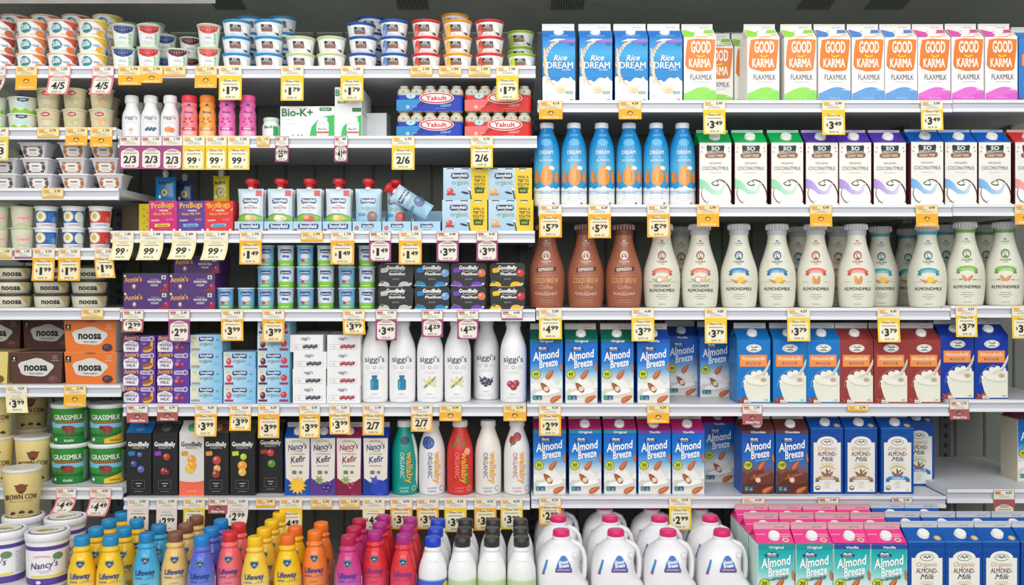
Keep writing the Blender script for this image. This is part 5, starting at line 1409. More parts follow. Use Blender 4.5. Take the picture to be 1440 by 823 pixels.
# ---- blue almond bottles and coconut cartons
DB = dream('blue almond drink bottle with white cap', 'ORIGINAL')
for i, x in enumerate((769, 807, 846, 884.5, 922.5, 959.5)): put('C2', DB, x, yaw=(i % 3-1)*4.0)
SG = sodel((0, 176, 84), (120, 214, 160), 'coconut milk carton with green roof')
SP = sodel((84, 52, 170), (160, 120, 220), 'coconut milk carton with purple roof')
SB = sodel((0, 92, 190), (80, 160, 230), 'coconut milk carton with blue roof')
SR = sodel((214, 50, 50), (240, 130, 130), 'coconut milk carton with red roof')
for x in (1006, 1056, 1107): put('C2', SG, x)
for x in (1156, 1202.5, 1251.5): put('C2', SP, x)
put('C2', SB, 1304, 0.008, dz=0.0)
for x in (1351.5, 1399): put('D2', SB, x)
put('D2', SR, 1450)
# ---- carafes
M = (164, 98, 74)
CB = carafe(M, (90, 40, 34), 'brown cold brew coffee carafe', cold=True, capc=(108, 66, 56))
for x in (768.5, 823.5, 877): put('C3', CB, x, 0.03)
CR = (226, 224, 208)
C1_ = carafe(CR, (226, 120, 90), 'cream carafe with pale orange coconut ribbon', ('COCO', f_coco))
C2_ = carafe(CR, (50, 130, 186), 'cream carafe with blue ribbon', ('VANILLA', f_van))
C3_ = carafe(CR, (232, 100, 78), 'cream carafe with red orange ribbon', ('ORIGINAL', f_orig))
C4_ = carafe(CR, (40, 164, 176), 'cream carafe with teal ribbon', ('UNSWEET', f_van), neckring=(60, 160, 180))
C5_ = carafe(CR, (116, 186, 60), 'cream carafe with green ribbon', ('TOASTED', f_alm), neckring=(100, 160, 70))
for x in (930.5, 984): put('C3', C1_, x, 0.03)
for x in (1039, 1092.5): put('C3', C2_, x, 0.03)
for x in (1146.5, 1204): put('C3', C3_, x, 0.03)
put('C3', C4_, 1303.5, 0.03)
put('C3', C3_, 1178, 0.16, row=1); put('C3', C4_, 1238, 0.15, row=1); put('C3', C4_, 1276, 0.275, row=2)
put('C3', C2_, 1122, 0.17, row=1); put('C3', C1_, 957, 0.17, row=1)
for x in (1357, 1412): put('D3', C5_, x, 0.03)
put('D3', C5_, 1385, 0.17, row=1); put('D3', C4_, 1329, 0.17, row=1)
# ---- almond cartons, blue
GREEN = (0, 100, 84)
A60 = AB('Original', '60', GREEN, (0, 110, 100), 'almond milk carton, green roof, badge 60')
A80 = AB('Vanilla', '80', (16, 70, 160), (16, 80, 170), 'almond milk carton, blue roof, badge 80')
for x in (768.5, 817.5, 868.5): put('C4', A60, x)
put('C4', A80, 919)
put('C4', A80, 959.5, 0.20, row=1); put('C4', A80, 1006, 0.16, row=1)
G1 = glassmilk((0, 118, 196), 'light blue almond milk carton with glass of milk')
G2 = glassmilk((150, 54, 50), 'dark red almond milk carton with glass of milk')
G3 = glassmilk((0, 52, 160), 'royal blue almond milk carton with glass of milk')
for x in (1060, 1111, 1158): put('C4', G1, x)
for x in (1205, 1253, 1299.5): put('C4', G2, x)
for x in (1346.5, 1394.5): put('D4', G3, x)
MAGR = (176, 34, 104)
A30 = AB('Original', '30', MAGR, (0, 140, 160), 'blue almond milk carton, magenta roof, Original strip')
A30v = AB('Vanilla', '30', MAGR, (110, 60, 160), 'blue almond milk carton, magenta roof, Vanilla strip')
A100 = AB('Chocolate', '100', (96, 50, 44), (96, 50, 44), 'brown roofed almond milk carton, badge 100', choc=True)
for x in (773, 823, 872): put('C5', A30, x)
for x in (920.5, 968): put('C5', A30v, x)
put('C5', A30v, 1011, 0.18, row=1)
for x in (1066, 1114): put('C5', A100, x)
O1 = arch('ORIGINAL', (170, 134, 84), 'blue organic almond milk carton with tan ribbon')
O2 = arch('VANILLA', (40, 130, 200), 'blue organic almond milk carton with light blue ribbon')
for x in (1163, 1211): put('C5', O1, x)
put('C5', O2, 1262)
put('C5', O2, 1292, 0.13, row=1)
A60b = AB('Original', '60', (130, 40, 70), (0, 110, 160), 'cream sided carton with almonds at right edge', side=(222, 212, 184))
put('D5', A60b, 1453, 0.10)
# ------------------------------------------------------------------ bottom deck
YE = (246, 190, 30)
LWm = [
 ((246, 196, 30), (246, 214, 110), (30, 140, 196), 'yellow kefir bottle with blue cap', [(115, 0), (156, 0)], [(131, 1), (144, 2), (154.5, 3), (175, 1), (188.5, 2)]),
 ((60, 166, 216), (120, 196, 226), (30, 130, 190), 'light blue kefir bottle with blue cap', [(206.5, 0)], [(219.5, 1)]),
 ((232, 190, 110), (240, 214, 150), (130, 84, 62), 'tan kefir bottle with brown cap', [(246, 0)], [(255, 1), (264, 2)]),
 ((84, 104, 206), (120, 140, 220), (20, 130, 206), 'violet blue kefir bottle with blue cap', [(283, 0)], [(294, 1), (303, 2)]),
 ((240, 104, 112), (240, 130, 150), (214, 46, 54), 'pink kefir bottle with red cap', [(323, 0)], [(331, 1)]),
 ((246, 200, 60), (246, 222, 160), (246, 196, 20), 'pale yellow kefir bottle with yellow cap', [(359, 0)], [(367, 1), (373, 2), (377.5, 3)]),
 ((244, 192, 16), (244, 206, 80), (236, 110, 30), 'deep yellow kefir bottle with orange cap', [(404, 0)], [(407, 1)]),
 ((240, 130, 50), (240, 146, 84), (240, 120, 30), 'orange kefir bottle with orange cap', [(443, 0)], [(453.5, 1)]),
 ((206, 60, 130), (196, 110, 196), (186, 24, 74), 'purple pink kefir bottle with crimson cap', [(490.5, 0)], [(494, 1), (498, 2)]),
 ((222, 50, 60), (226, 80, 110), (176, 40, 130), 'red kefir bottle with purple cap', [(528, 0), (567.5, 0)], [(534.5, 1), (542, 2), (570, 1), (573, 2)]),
]
TX = {5: (40, 70, 130), 8: (70, 50, 160), 9: (130, 50, 130)}
for i, (b, l, c, d, fr, bk) in enumerate(LWm):
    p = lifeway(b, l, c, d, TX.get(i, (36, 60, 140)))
    rows = {0: [1, 2, 3], 1: [1], 2: [1, 2], 3: [1, 2], 4: [1], 5: [1, 2, 3], 6: [1], 7: [1], 8: [1, 2], 9: [1, 2]}[i]
    for k, (x, r) in enumerate(fr):
        off = {115: 0, 156: 0, 206.5: .03, 246: .038, 283: .0, 323: .0415, 359: -.004, 404: .012, 443: .052, 490.5: .004, 528: .046, 567.5: .018}[x]
        col('E', p, x, -0.294 + off, 0.084, [0] + (rows if not (i == 0 and k == 1) else [1, 2]))
WB = whitemilk((20, 66, 196), (60, 100, 200), 'white kefir bottle with blue cap', True)
WK = whitemilk((44, 46, 46), (190, 214, 160), 'white kefir bottle with black cap')
col('E', WB, 608.5, -0.300, 0.090, [0, 1, 2])
for x in (650.5, 691.5, 733): col('E', WK, x, -0.300, 0.090, [0, 1, 2])
J = jug('white plastic almond milk jug'); J.round = True
for x in (790.5, 867, 941, 1016): col('E', J, x, -0.285, 0.146, [0, 1, 2], dz=-0.009)
PK = (236, 60, 140)
T1 = AB('Original', '30', PK, (20, 150, 150), 'teal almond milk carton, pink roof, Original strip', teal=True)
T2 = AB('Vanilla', '30', PK, (50, 70, 160), 'teal almond milk carton, pink roof, Vanilla strip', teal=True)
YD = -0.29
for x in (1092, 1144.8): col('E', T1, x, YD, 0.104, [0, 1, 2], dz=0.014)
for x in (1197.6, 1250.4): col('E', T2, x, YD, 0.104, [0, 1, 2], dz=0.014)
for x in (1303.2, 1356): col('E', O1, x, YD, 0.104, [0, 1, 2], dz=0.014)
for x in (1408.8, 1462): col('E', O2, x, YD, 0.104, [0, 1], dz=0.014)
# left: tubs on the raised deck
NT = nancytub('large white yogurt tub with purple bands')
put('L', NT, 67, -0.27, yaw=8); put('L', NT, 6, -0.255, yaw=-14)
put('L', NT, 92, -0.125, row=1, yaw=30); put('L', NT, 33, -0.105, row=1, yaw=12)
BC = browncow('pale yellow cream yogurt tub')
put('L', BC, 31.5, -0.112, dz=253*U+0.0005, desc='yellow cream yogurt tub standing on a white tub')

# ------------------------------------------------------------------ middle bay
# B1 / A1: small cups on the top shelf
SK = [silk((176, 64, 50), 'yogurt cup, dark red corner'), silk((236, 130, 60), 'yogurt cup, orange corner'), silk((224, 96, 56), 'yogurt cup, red orange corner'), silk((244, 200, 50), 'yogurt cup, yellow corner')]
for p, x in zip(SK, (2, 45, 88, 131)): put('A1', p, x, 0.03, lv=3)
for p, x in zip((SK[2], SK[1], SK[0], SK[3]), (22, 65, 108, 151)): put('A1', p, x, 0.15, lv=4, row=1)
FB = fruitcup((50, 70, 140), 'blueberry topped yogurt cup'); FR = fruitcup((216, 50, 46), 'red strawberry topped yogurt cup'); FC = fruitcup((110, 36, 50), 'dark cherry topped yogurt cup', 118, 60, 46); FP = fruitcup((226, 84, 66), 'peach red topped yogurt cup')
put('B1', FB, 174.5, 0.03, lv=2); put('B1', FR, 210, 0.03, lv=2)
put('B1', FC, 250, 0.03); put('B1', FP, 294, 0.03, lv=2)
put('B1', FC, 268, 0.14, lv=2, row=1); put('B1', FB, 232, 0.145, lv=2, row=2)
put('B1', FB, 180, 0.26, lv=3, row=1); put('B1', FR, 217, 0.26, lv=3, row=2)
SOB = socup((50, 150, 206), None, 'coconut cup, light blue rim')
SOW = socup((214, 220, 170), None, 'coconut cup, pale rim')
SOD = socup((36, 90, 170), None, 'coconut cup, dark blue rim')
SOB2 = socup((30, 96, 176), (110, 140, 200), 'coconut yogurt cup with blueberries and blue rim')
SOR = socup((220, 60, 70), (226, 80, 60), 'coconut cup, red rim')
SOO = socup((244, 170, 50), (244, 186, 60), 'coconut cup, orange rim')
SOG = socup((170, 210, 60), (190, 220, 60), 'coconut cup, lime green rim')
for x in (333.5, 379): put('B1', SOB, x, 0.03, lv=3)
for x in (423, 466.5): put('B1', SOW, x, 0.03, lv=2)
put('B1', SOD, 510.5, 0.03, lv=2); put('B1', SOD, 508, 0.06, lv=3, start=2, desc='smaller set back coconut yogurt cup with dark blue rim')
put('B1', SOB2, 554.5, 0.03, lv=3)
put('B1', SOR, 599.5, 0.03, lv=3); put('B1', SOO, 644, 0.03, lv=3); put('B1', SOR, 688.5, 0.03, lv=3)
put('B1', SOG, 734, 0.035, lv=1); put('B1', SOG, 732, 0.15, lv=3, row=1)
put('B1', SOB, 352, 0.17, lv=4, row=1); put('B1', SOB, 398, 0.17, lv=4, row=1)
put('B1', SOO, 640, 0.14, lv=4, row=1); put('B1', SOD, 522, 0.17, lv=4, row=1)
# A2 - A7
BG = beige('white and green mountain yogurt cup', True, 79, 66, 93)
put('A2', BG, 33, 0.03, lv=2); put('A2', BG, -11, 0.03, lv=2)
for x, c, d in ((68.5, None, 'beige plain yogurt cup'), (105.5, (190, 200, 120), 'beige cup, pale green fruit'), (143, (240, 180, 110), 'beige cup, orange fruit')):
    p = beige(d, pic=c, h=117); put('A2', p, x, 0.03, lv=2); put('A2', p, x+9, 0.17, lv=2, row=1)
TR1 = traycup('square white tub, brown framed label', (110, 84, 80)); TR2 = traycup('square white tub, orange framed label', (186, 116, 66))
put('A3', TR1, 49, 0.03, lv=3, dxs=[4, -1, -5]); put('A3', TR1, 2, 0.03, lv=2)
put('A3', TR2, 101.5, 0.03, lv=3, dxs=[1, -3, -1]); put('A3', TR2, 147, 0.03, lv=3, dxs=[5, -1, -3])
for x in (76, 125): put('A3', TR1, x, 0.19, lv=2, row=1)
O0 = ovalcup(None, None, 'pale green plain yogurt cup', plain=True); OB = ovalcup((40, 90, 170), (60, 120, 190), 'blue yogurt cup with blueberries'); OBb = ovalcup((40, 96, 176), (226, 224, 206), 'blue yogurt cup with vanilla flower'); OR_ = ovalcup((206, 56, 52), (214, 60, 56), 'red yogurt cup with strawberries')
for x, p in ((-3, O0), (32, O0), (65.5, OB), (103.5, OBb), (141, OR_)): put('A4', p, x, 0.03, lv=2)
NO = noosatub()
for x, n in ((19, 3), (73.5, 3), (126, 3)): put('A5', NO, x, 0.04, lv=n)
for x in (25, 76): put('A5', NO, x, 0.24, lv=3, row=1)
NB1 = noosabox((228, 120, 48), (236, 232, 220), (80, 54, 60), 'orange four pack, white cloud label'); NB2 = noosabox((92, 56, 50), (70, 44, 40), (110, 70, 60), 'brown four pack, white cloud label'); NB3 = noosabox((226, 206, 120), (200, 180, 110), (120, 90, 40), 'yellow four pack of cream yogurt')
put('A6', NB1, 127, 0.035, lv=2); put('A6', NB2, 51, 0.035, lv=1); put('A6', NB3, -26, 0.035, lv=1)
put('A6', NB2, 67, 0.19, lv=2, row=1); put('A6', NB2, -6, 0.19, lv=2, row=1)
GP = grassmilk(False, 'green grassmilk yogurt tub with plain label'); GV = grassmilk(True, 'green grassmilk yogurt tub with yellow vanilla corner')
put('A7', GP, 99.5, 0.03, lv=2); put('A7', GV, 152.5, 0.03, lv=2)
put('A7', BC, 47.5, 0.035); put('A7', BC, -6, 0.03, lv=2)
put('A7', BC, 44, 0.19, lv=2, row=1)
# B2
def pic_v(A): star(A, 0, 46, 6, 18, 6, (206, 186, 120), 3); A.lines(0, 24, 30, 1, 5, (200, 190, 150), 3)
def pic_b(A):
    for i in range(6): berry(A, -22+i*9, 46+(i % 2)*8, 8, (60, 90, 120), 3)
def pic_p(A): A.ell(-10, 46, 17, 14, (240, 150, 70), 3); A.ell(10, 44, 17, 14, (236, 130, 50), 4); leaf(A, 0, 62, 8, 30)
for x, pc, d in ((185.5, pic_v, 'vanilla flower'), (212, pic_b, 'blueberries'), (239.5, pic_p, 'peaches')):
    p = small_siggi(pc, 'little white yogurt bottle with ' + d); put('B2', p, x); put('B2', p, x+8, 0.13, row=1)
for x, b, c, bd, d in ((266.5, (244, 130, 140), (226, 60, 80), (206, 60, 60), 'little pink kefir bottle with red cap'), (292, (246, 170, 70), (246, 140, 50), (226, 140, 40), 'little orange kefir bottle with orange cap'),
                       (319.5, (240, 120, 190), (206, 70, 170), (206, 70, 150), 'little pink kefir bottle with purple cap'), (348.5, (236, 110, 180), (236, 90, 150), (206, 50, 130), 'little pink kefir bottle with pink cap')):
    p = small_life(b, c, bd, d); put('B2', p, x, yaw=8 if x > 340 else 2)
put('B2', biobottle('little white probiotic bottle beside green and white box'), 381.5)
put('B2', biok(0), 432.5); put('B2', biok(1), 490)
mb_tmp = box('probiotic_box', 'plain white box behind upright green box', 120, 170, 120, (232, 236, 236), lambda A: A.lines(0, 80, 90, 3, 20, (220, 226, 226), 1), {'t': (222, 226, 226)}, 'probiotic boxes')
put('B2', mb_tmp, 530, 0.12, yaw=-4)
YBl = yakult((0, 52, 176), (30, 140, 200), 'blue wrapped five pack of little probiotic bottles'); YRd = yakult((214, 28, 20), (236, 110, 104), 'red wrapped five pack of little probiotic bottles')
put('B2', YBl, 604, 0.02, lv=2); put('B2', YRd, 700.5, 0.02, lv=2)
# B3
PB = [(204, 30, 110, (120, 120, 210), (240, 200, 60), 'magenta box of kids kefir pouches', 229), (96, 50, 140, (130, 70, 170), (120, 180, 220), 'purple box of kids kefir pouches', 269), (220, 46, 46, (246, 210, 40), (120, 180, 220), 'red and yellow box of kids kefir pouches', 308)]
for r, g, b, ac, wd, d, x in PB: put('B3', probugs((r, g, b), ac, wd, d), x)
put('B3', box('kefir_pouch_box', 'yellow ended box of kids kefir pouches', 80, 170, 120, (240, 214, 40), lambda A: [A.ell(-10+(i % 2)*20, 20+i*20, 9, 5, (230, 150, 60), 1, 30*i) for i in range(7)], None, 'bright boxes of kids kefir'), 206, 0.13, yaw=-4)
put('B3', box('kefir_pouch_box', 'brown fronted box with yellow left end', 100, 165, 200, (96, 84, 62), lambda A: A.lines(0, 120, 70, 3, 24, (120, 106, 80), 1, 4), {'l': (240, 214, 60)}, 'bright boxes of kids kefir'), 184, 0.17)
BPb = bug_pouch((20, 130, 200), 'large blue kids kefir pouch', 128, 168); BPy = bug_pouch((236, 220, 40), 'yellow kids kefir pouch', 96, 172)
put('B3', BPb, 231, 0.125, dz=0.085, yaw=-6); put('B3', BPy, 309.5, 0.125, dz=0.085)
put('B3', bug_pouch((30, 70, 130), 'dark blue kids kefir pouch', 110, 160), 258, 0.18, dz=0.085)
TY = stony_tray((206, 60, 70), 'pale blue pouch tray with large blue banner'); TS = stony_tray((216, 70, 60), 'pale blue pouch tray with small fruit print', True)
for x in (350, 391.5, 432.5, 474): put('B3', TY, x, 0.02)
for x in (516, 557.5, 599): put('B3', TS, x, 0.02)
PZ = 3.6*U
for x, f, d in ((350, (226, 190, 130), 'red capped pouch with banana print'), (391.5, (240, 226, 180), 'red capped pouch with pale banana print'), (432, (226, 80, 60), 'red capped pouch with strawberry print'), (474, (240, 196, 90), 'red capped pouch with mango print')):
    p = stony_pouch(f, d); xx = X(350 if x == 350 else 391.5 if x < 400 else 432.5 if x < 440 else 474, 0.02); put('B3', p, x, 0.029, dz=PZ, xx=xx); put('B3', p, x, 0.062, dz=PZ, row=1, xx=xx)
pp = stony_pouch((130, 100, 90), 'red capped pale blue pouch with brown fruit print', False); put('B3', pp, 516, 0.029, dz=PZ, xx=X(516, 0.02)); put('B3', pp, 516, 0.062, dz=PZ, row=1, xx=X(516, 0.02))
pq = stony_pouch((196, 70, 60), 'narrow red capped pouch leaning among trays', False, 100, 236); put('B3', pq, 556, 0.060, dz=PZ)
pf = stony_pouch((80, 100, 150), 'fallen red capped pouch lying across two trays', False, 100, 226)
put('B3', pf, 603, 0.030, dz=104*U, tilt=(0, math.radians(-58), 0))
S4a = stony_four((214, 70, 70), 'pale blue and yellow four pack with strawberry'); S4b = stony_four((240, 170, 90), 'pale blue and yellow four pack with peach')
put('B3', S4a, 653.5, 0.02, lv=2, dxs=[0, 2]); put('B3', S4b, 718.5, 0.022, lv=2, dxs=[0, -2])
# B4
AW = annie_wide()
put('B4', AW, 205.5, 0.02, lv=2); put('B4', AW, 270.5, 0.02, lv=2); put('B4', AW, 277, 0.05, lv=3, start=2, desc='purple box of whole milk yogurt tubes on top')
MC = minicup('little kids yogurt cup with blue print'); MG = minicup('little kids yogurt cup with green base', False)
for x, p in ((317, MC), (346.5, MC)): put('B4', p, x, 0.03)
for x, p in ((374, MC), (402, MG), (429.5, MC), (458, MG), (487.5, MC), (516, MG)): put('B4', p, x, 0.03, lv=3)
for c, f, d, x in (((190, 190, 186), None, 'black shot sleeve with grey dots', 556.5), ((20, 130, 200), (120, 160, 210), 'black shot sleeve with blue dots', 607.5), ((120, 60, 190), (220, 120, 90), 'black shot sleeve with purple dots', 659), ((236, 190, 30), (200, 50, 50), 'black shot sleeve with yellow dots', 714)):
    put('B4', shotpack(c, f, d), x, 0.02, lv=2)
# B5
An1 = annie_small(True, 'purple yogurt box with yellow banana print'); An2 = annie_small(False, 'purple yogurt box with dark berry print')
put('B5', An1, 196, 0.02, lv=4); put('B5', An2, 243.5, 0.02, lv=4)
SS1 = stony_small((240, 216, 150), 'pale blue yogurt box with banana'); SS2 = stony_small((224, 70, 90), 'pale blue yogurt box with strawberry'); SS3 = stony_small((110, 30, 50), 'pale blue box, cherry and strawberry', True)
put('B5', SS1, 290, 0.02, lv=4); put('B5', SS2, 337, 0.02, lv=3); put('B5', SS3, 384.5, 0.02, lv=5)
SB1 = siggi_box((70, 74, 90), 'white yogurt box, dark berries'); SB2 = siggi_box((176, 60, 70), 'white yogurt box, red berries')
put('B5', SB1, 434, 0.02, lv=4, dxs=[1, 1, 2, -3]); put('B5', SB2, 483, 0.02, lv=4, dxs=[0, 0, 0.5, 0.5])
put('B5', SB1, 440, 0.19, lv=4, row=1); put('B5', SB2, 486, 0.19, lv=4, row=1)
SQ = [(p_can, 'white yogurt drink bottle with blue milk can', 527.5), (p_can, 'white yogurt drink bottle with blue milk can', 566), (p_flower, 'white yogurt drink bottle with vanilla flower', 605), (p_flower, 'white yogurt drink bottle with vanilla flower', 643.5), (p_blue, 'white yogurt drink bottle with blueberries', 684), (p_rasp, 'white yogurt drink bottle with raspberries', 722)]
cache = {}
for pc, d, x in SQ:
    if d not in cache: cache[d] = siggi_q(pc, d)
    put('B5', cache[d], x, 0.085 if x == 684 else 0.022)
# B6
BLK = (34, 36, 36)
GB = [(195, BLK, (40, 110, 180), (30, 110, 180), [((90, 100, 170), 6, 226, 14), ((70, 80, 150), -26, 176, 18), ((90, 100, 180), 14, 146, 20)], (40, 120, 190), 'slim black juice carton with blueberries', False),
 (232, BLK, (60, 60, 66), (50, 50, 54), [((190, 60, 50), 10, 214, 20), ((160, 50, 60), -4, 136, 20), ((120, 40, 40), 14, 130, 16)], (150, 60, 190), 'slim black juice carton with pomegranate', False),
 (269.5, (222, 218, 214), (60, 160, 120), (232, 228, 224), [((240, 160, 50), 0, 200, 24), ((244, 196, 70), -8, 150, 26), ((240, 176, 40), 4, 170, 22)], (226, 150, 60), 'slim white and coral juice carton with mangoes', True),
 (304, BLK, (150, 100, 60), (110, 70, 50), [((200, 70, 60), 4, 196, 24), ((226, 176, 90), 6, 150, 20), ((160, 60, 50), 0, 120, 22)], (236, 150, 60), 'slim black juice carton with peach', False),
 (341, BLK, (80, 110, 50), (70, 100, 50), [((190, 210, 50), 6, 214, 18), ((240, 160, 50), 0, 166, 26), ((236, 190, 90), 0, 130, 22)], (190, 220, 60), 'slim black juice carton with citrus', False),
 (380.5, BLK, (60, 60, 60), (44, 44, 46), [((220, 70, 70), 0, 226, 20), ((90, 150, 60), 6, 166, 22)], (190, 60, 60), 'slim black juice carton with watermelon', False)]
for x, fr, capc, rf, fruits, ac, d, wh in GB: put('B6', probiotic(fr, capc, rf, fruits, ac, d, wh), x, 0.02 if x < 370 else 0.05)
def k_sun(A): star(A, 2, 56, 34, 52, 12, (246, 190, 50), 5); A.ell(2, 56, 32, 32, (248, 196, 60), 6, 0, 20)
def k_bb(A):
    for u, v in ((0, 62), (22, 66), (44, 60), (10, 42), (34, 40), (24, 20)): berry(A, u, v, 13, (70, 50, 120), 5)
    star(A, -20, 88, 10, 30, 6, (120, 170, 60), 7)
def k_rb(A):
    for u, v in ((0, 60), (24, 62), (12, 40)): berry(A, u, v, 14, (160, 30, 60), 5)
    star(A, -16, 88, 10, 30, 6, (130, 180, 60), 7)
def k_blue(A): A.ell(20, 44, 44, 44, (40, 70, 180), 5, 0, 22); star(A, -4, 84, 14, 32, 5, (70, 90, 190), 7)
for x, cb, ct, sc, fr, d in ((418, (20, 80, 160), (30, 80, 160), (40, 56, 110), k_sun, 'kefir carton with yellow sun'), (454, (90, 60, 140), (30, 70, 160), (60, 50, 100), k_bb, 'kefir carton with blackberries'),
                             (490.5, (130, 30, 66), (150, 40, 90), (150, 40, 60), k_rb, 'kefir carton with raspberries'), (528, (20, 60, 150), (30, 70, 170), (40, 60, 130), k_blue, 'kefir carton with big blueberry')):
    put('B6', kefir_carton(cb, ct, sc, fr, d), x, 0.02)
def w_none(A): A.ell(2, 300, 26, 22, (40, 70, 90), 3)
def w_blue(A):
    A.ell(-24, 288, 36, 34, (50, 80, 150), 3)
    for i in range(7): A.ell(-24+22*math.cos(i), 288+20*math.sin(i), 6, 7, (90, 120, 190), 4, 0, 6)
def w_straw(A):
    for u, v in ((-14, 320), (20, 300), (-30, 296)): A.ell(u, v, 22, 24, (190, 50, 50), 3); leaf(A, u, v-22, 16, 150, (90, 140, 50), 4); leaf(A, u+8, v-20, 14, 200, (90, 140, 50), 5)
    A.ell(44, 240, 18, 20, (240, 170, 150), 3); A.poly([(36, 60), (54, 60), (44, 160), (36, 170)], (90, 130, 60), 3)
def w_plain(A): pass
def w_berry(A):
    for u, v in ((-26, 300), (0, 320)): A.ell(u, v, 22, 24, (170, 50, 60), 3); leaf(A, u-6, v-22, 16, 150, (90, 150, 60), 4)
for x, b, sw, wc, oc, fr, d in ((569.5, (0, 150, 136), (236, 234, 228), None, (206, 236, 226), w_none, 'teal kefir bottle with sideways orange lettering'),
    (607.5, (236, 234, 232), None, None, (80, 100, 150), w_blue, 'white kefir bottle with blueberry emblem'), (647, (214, 52, 44), None, None, (240, 150, 130), w_straw, 'red strawberry kefir bottle'),
    (686.5, (234, 230, 222), None, None, (130, 120, 110), w_plain, 'plain cream kefir bottle with orange lettering'), (727, (236, 234, 230), None, None, (206, 110, 130), w_berry, 'white kefir bottle with red berries')):
    put('B6', wallaby(b, sw, wc, oc, fr, d), x, 0.022)

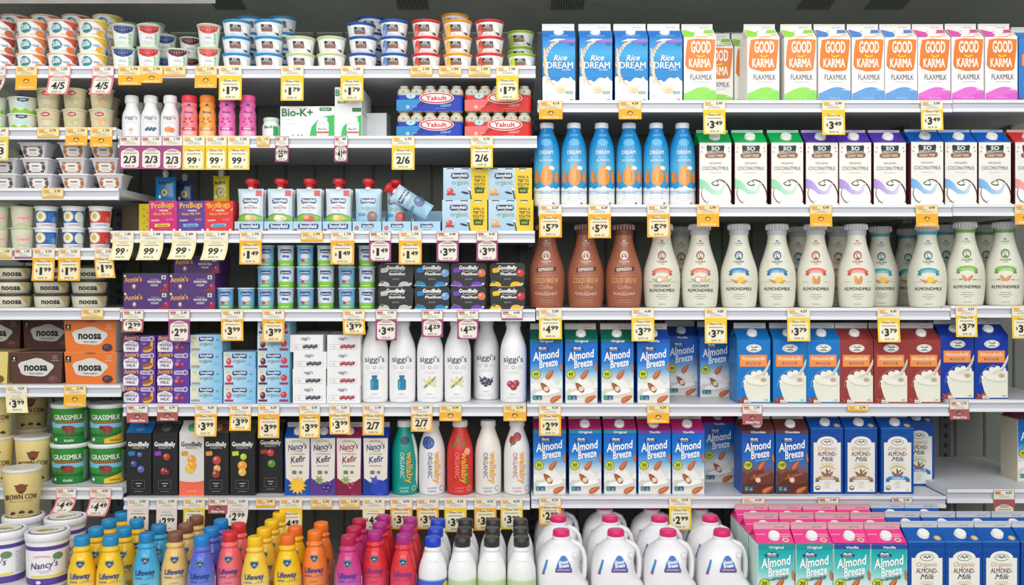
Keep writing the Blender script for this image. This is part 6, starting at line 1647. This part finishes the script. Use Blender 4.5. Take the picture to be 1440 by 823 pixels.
# ------------------------------------------------------------------ price tags
TG = {
'A1': [(-8, 8, 128, 'p', '4/5', '1.79', -4), (22, 52, 127, 's', '', '1.79', 0), (68, 99, 134, 'p', '4/5', '1.59', -3), (130, 160, 134, 'p', '4/5', '1.59', -3)],
'B1': [(166, 198, 121, 's', '', '1.79', 3), (198, 229, 118, 's', '', '1.79', 1), (230, 261, 108, 't', '', '1.79', 0), (274, 305, 124, 's', '', '1.79', 0), (308, 340, 141, 'y', '$1.79', '1.99', 0),
       (395, 427, 142, 'y', '$1.79', '1.99', 0), (479, 511, 142, 'y', '$1.79', '1.99', 0), (577, 608, 115, 't', '', '1.99', 0), (617, 649, 115, 't', '', '1.99', 0), (659, 690, 115, 't', '', '1.99', 0), (698, 729, 141, 'y', '$1.79', '1.99', 0)],
'A2': [(-19, 12, 226, 'y', '2/3', '1.69', 0), (52, 83, 200, 't', '', '5.79', -1), (92, 123, 205, 's', '', '1.79', 0), (127, 158, 207, 's', '', '1.79', 0)],
'B2': [(168, 198, 238, 'm', '2/3', '1.79', 0), (198, 228, 238, 'm', '2/3', '1.79', 0), (228, 257, 239, 'm', '2/3', '1.79', 0), (257, 288, 239, 'y', '99c', '1.29', 0), (289, 319, 239, 'y', '99c', '1.29', 0), (320, 351, 239, 'y', '99c', '1.29', 0),
       (361, 379, 207, 't', '', '1.9', 0), (387, 406, 228, 'm', '$25.99', '27', 0), (470, 489, 228, 'm', '$41.49', '49', 0), (551, 583, 239, 'y', '2/6', '3.79', 0), (662, 693, 236, 'y', '2/6', '3.79', 0)],
'A3': [(59, 89, 279, 't', '', '3.79', 0)],
'A4': [(-10, 17, 364, 't', '', '1.59', 0), (20, 45, 364, 'T', '', '1.59', 0), (46, 77, 395, 'a', '$1.99', '2.25', 1), (82, 113, 395, 'a', '$1.99', '2.25', 0), (133, 160, 391, 'a', '$1.99', '2.25', 5)],
'B3': [(158.5, 188, 366, 'c', '99c', '1.49', -4), (197, 230, 366, 'c', '99c', '1.49', -4), (242, 276, 365, 'c', '99c', '1.49', -5), (287, 321, 366, 'c', '99c', '1.49', -4), (337, 368, 372, 'a', '$1.49', '1.79', 0), (423, 454, 343, 't', '', '1.79', 0),
       (465, 498, 372, 'a', '$1.49', '1.79', 0), (519, 550, 368, 'm', '$1.49', '1.79', 0), (561, 593, 372, 'a', '$1.49', '1.79', 0), (614, 645, 368, 'm', '$3.99', '4.49', 0), (670, 700, 367, 'm', '$3.99', '4.49', 0)],
'A5': [(114, 145, 450, 't', '', '2.39', 0)],
'B4': [(172, 202, 467, 'r', '$2.99', '3.49', 1), (237, 267, 481, 'm', '$2.99', '3.49', 0), (311, 342, 479, 'a', '$3.99', '4.69', 2), (369, 400, 481, 'a', '$3.99', '4.69', 0), (482, 513, 470, 'a', '$3.99', '4.69', 2),
       (528, 558, 479, 'm', '$3.49', '3.99', 0), (593, 623, 474, 'm', '$4.29', '4.49', 0), (643, 673, 477, 'm', '$4.29', '4.49', 0), (705, 735, 457, 'T', '', '4.49', 0)],
'A6': [(8, 38, 580, 'c', '$3.99', '4.29', 5), (90, 121, 572, 's', '', '3.79', 0)],
'B5': [(178, 208, 594, 'S', '', '3.49', 3), (221, 250, 592, 'S', '', '4.79', 0), (274, 305, 613, 'a', '$3.99', '4.69', 1), (323, 353, 605, 'a', '$3.99', '4.69', 1), (363, 393, 616, 'a', '$3.99', '4.69', 0), (421, 450, 615, 'a', '$3.99', '4.39', 1),
       (463, 492, 610, 'a', '$3.99', '4.39', 2), (510, 540, 612, 'a', '2/7', '3.79', 0), (578, 608, 607, 'a', '2/7', '3.79', 0), (618, 649, 592, 's', '', '4.79', 0), (708, 740, 592, 's', '', '5.79', 0)],
'A7': [(79, 107, 721, 'p', '$4.49', '4.99', -7), (126, 156, 725, 'p', '$4.49', '4.99', -6)],
'B6': [(179, 209, 745, 'w', '$2.99', '3.99', 0), (220, 249, 747, 'w', '$2.99', '3.99', 0), (258, 288, 746, 'y', '$2.99', '3.99', 0), (293, 320, 722, 'S', '', '3.99', 0), (318.5, 349, 738, 'w', '$2.99', '3.99', -2), (360, 387, 714, 't', '', '3.99', 0),
       (393, 425, 750, 'y', '$4.49', '5.29', 0), (437, 467, 716, 't', '', '5.39', 0), (477, 506, 716, 't', '', '5.39', 0), (510, 541, 745, 'c', '$4.49', '5.39', 0), (549, 580, 744, 'a', '$3.99', '4.99', 0), (586, 617, 744, 'a', '$3.99', '4.29', 0),
       (625, 656, 748, 'y', '$3.99', '4.59', 0), (667, 698, 746, 'a', '$3.99', '4.59', 0), (704, 735, 744, 'y', '$3.99', '4.59', 0)],
'C1': [(758, 791, 168, 's', '', '4.19', 0), (870, 902, 168, 's', '', '4.39', 0), (989, 1020, 189, 'y', '$3.49', '3.99', 0), (1156, 1188, 190, 'y', '$3.49', '3.99', 0), (1295, 1326, 184, 'y', '$3.49', '3.99', -2)],
'C2': [(758, 790, 334, 'a', '$5.79', '6.29', 0), (827, 859, 335, 'a', '$5.79', '6.29', 0), (910, 942, 334, 'a', '$5.79', '6.29', 0), (980, 1011, 319, 's', '', '3.99', 0), (1139, 1170, 319, 's', '', '4.99', 0), (1288, 1319, 319, 's', '', '4.99', 0)],
'D2': [(1427, 1458, 316, 's', '', '4.99', 0)],
'C3': [(758, 790, 477, 'y', '$4.99', '5.89', 0), (888, 920, 480, 'y', '$3.79', '4.49', 0), (991, 1022, 483, 'y', '$3.79', '4.89', 0), (1107, 1139, 480, 'y', '$3.79', '4.59', 0), (1234, 1265, 481, 'y', '$3.79', '4.49', -1)],
'D3': [(1344, 1374, 474, 'y', '$3.79', '4.59', 0), (1423, 1454, 476, 'y', '$3.79', '4.59', 0)],
'C4': [(758, 789, 613, 'a', '$2.99', '4.29', 0), (910, 941, 595, 's', '', '4.29', 0), (1044, 1072, 597, 'S', '', '3.79', 0), (1192, 1221, 579, 't', '', '3.79', 0)],
'D4': [(1335.5, 1363, 590, 'S', '', '3.79', 0)],
'C5': [(758, 789, 738, 'a', '$2.99', '4.29', 0), (941, 972, 745, 'y', '$2.99', '4.39', 0), (1044, 1075, 737, 'w', '$2.99', '4.29', 0), (1150, 1180, 716, 'T', '', '3.49', 0), (1254, 1283, 733, 'm', '$2.99', '3.49', 0)],
'D5': [(1397, 1427, 739, 'r', '$1.99', '4.29', 0)],
}
for s, L in TG.items():
    for t in L: tag(s, *t)
write_labels(); tag_labels()
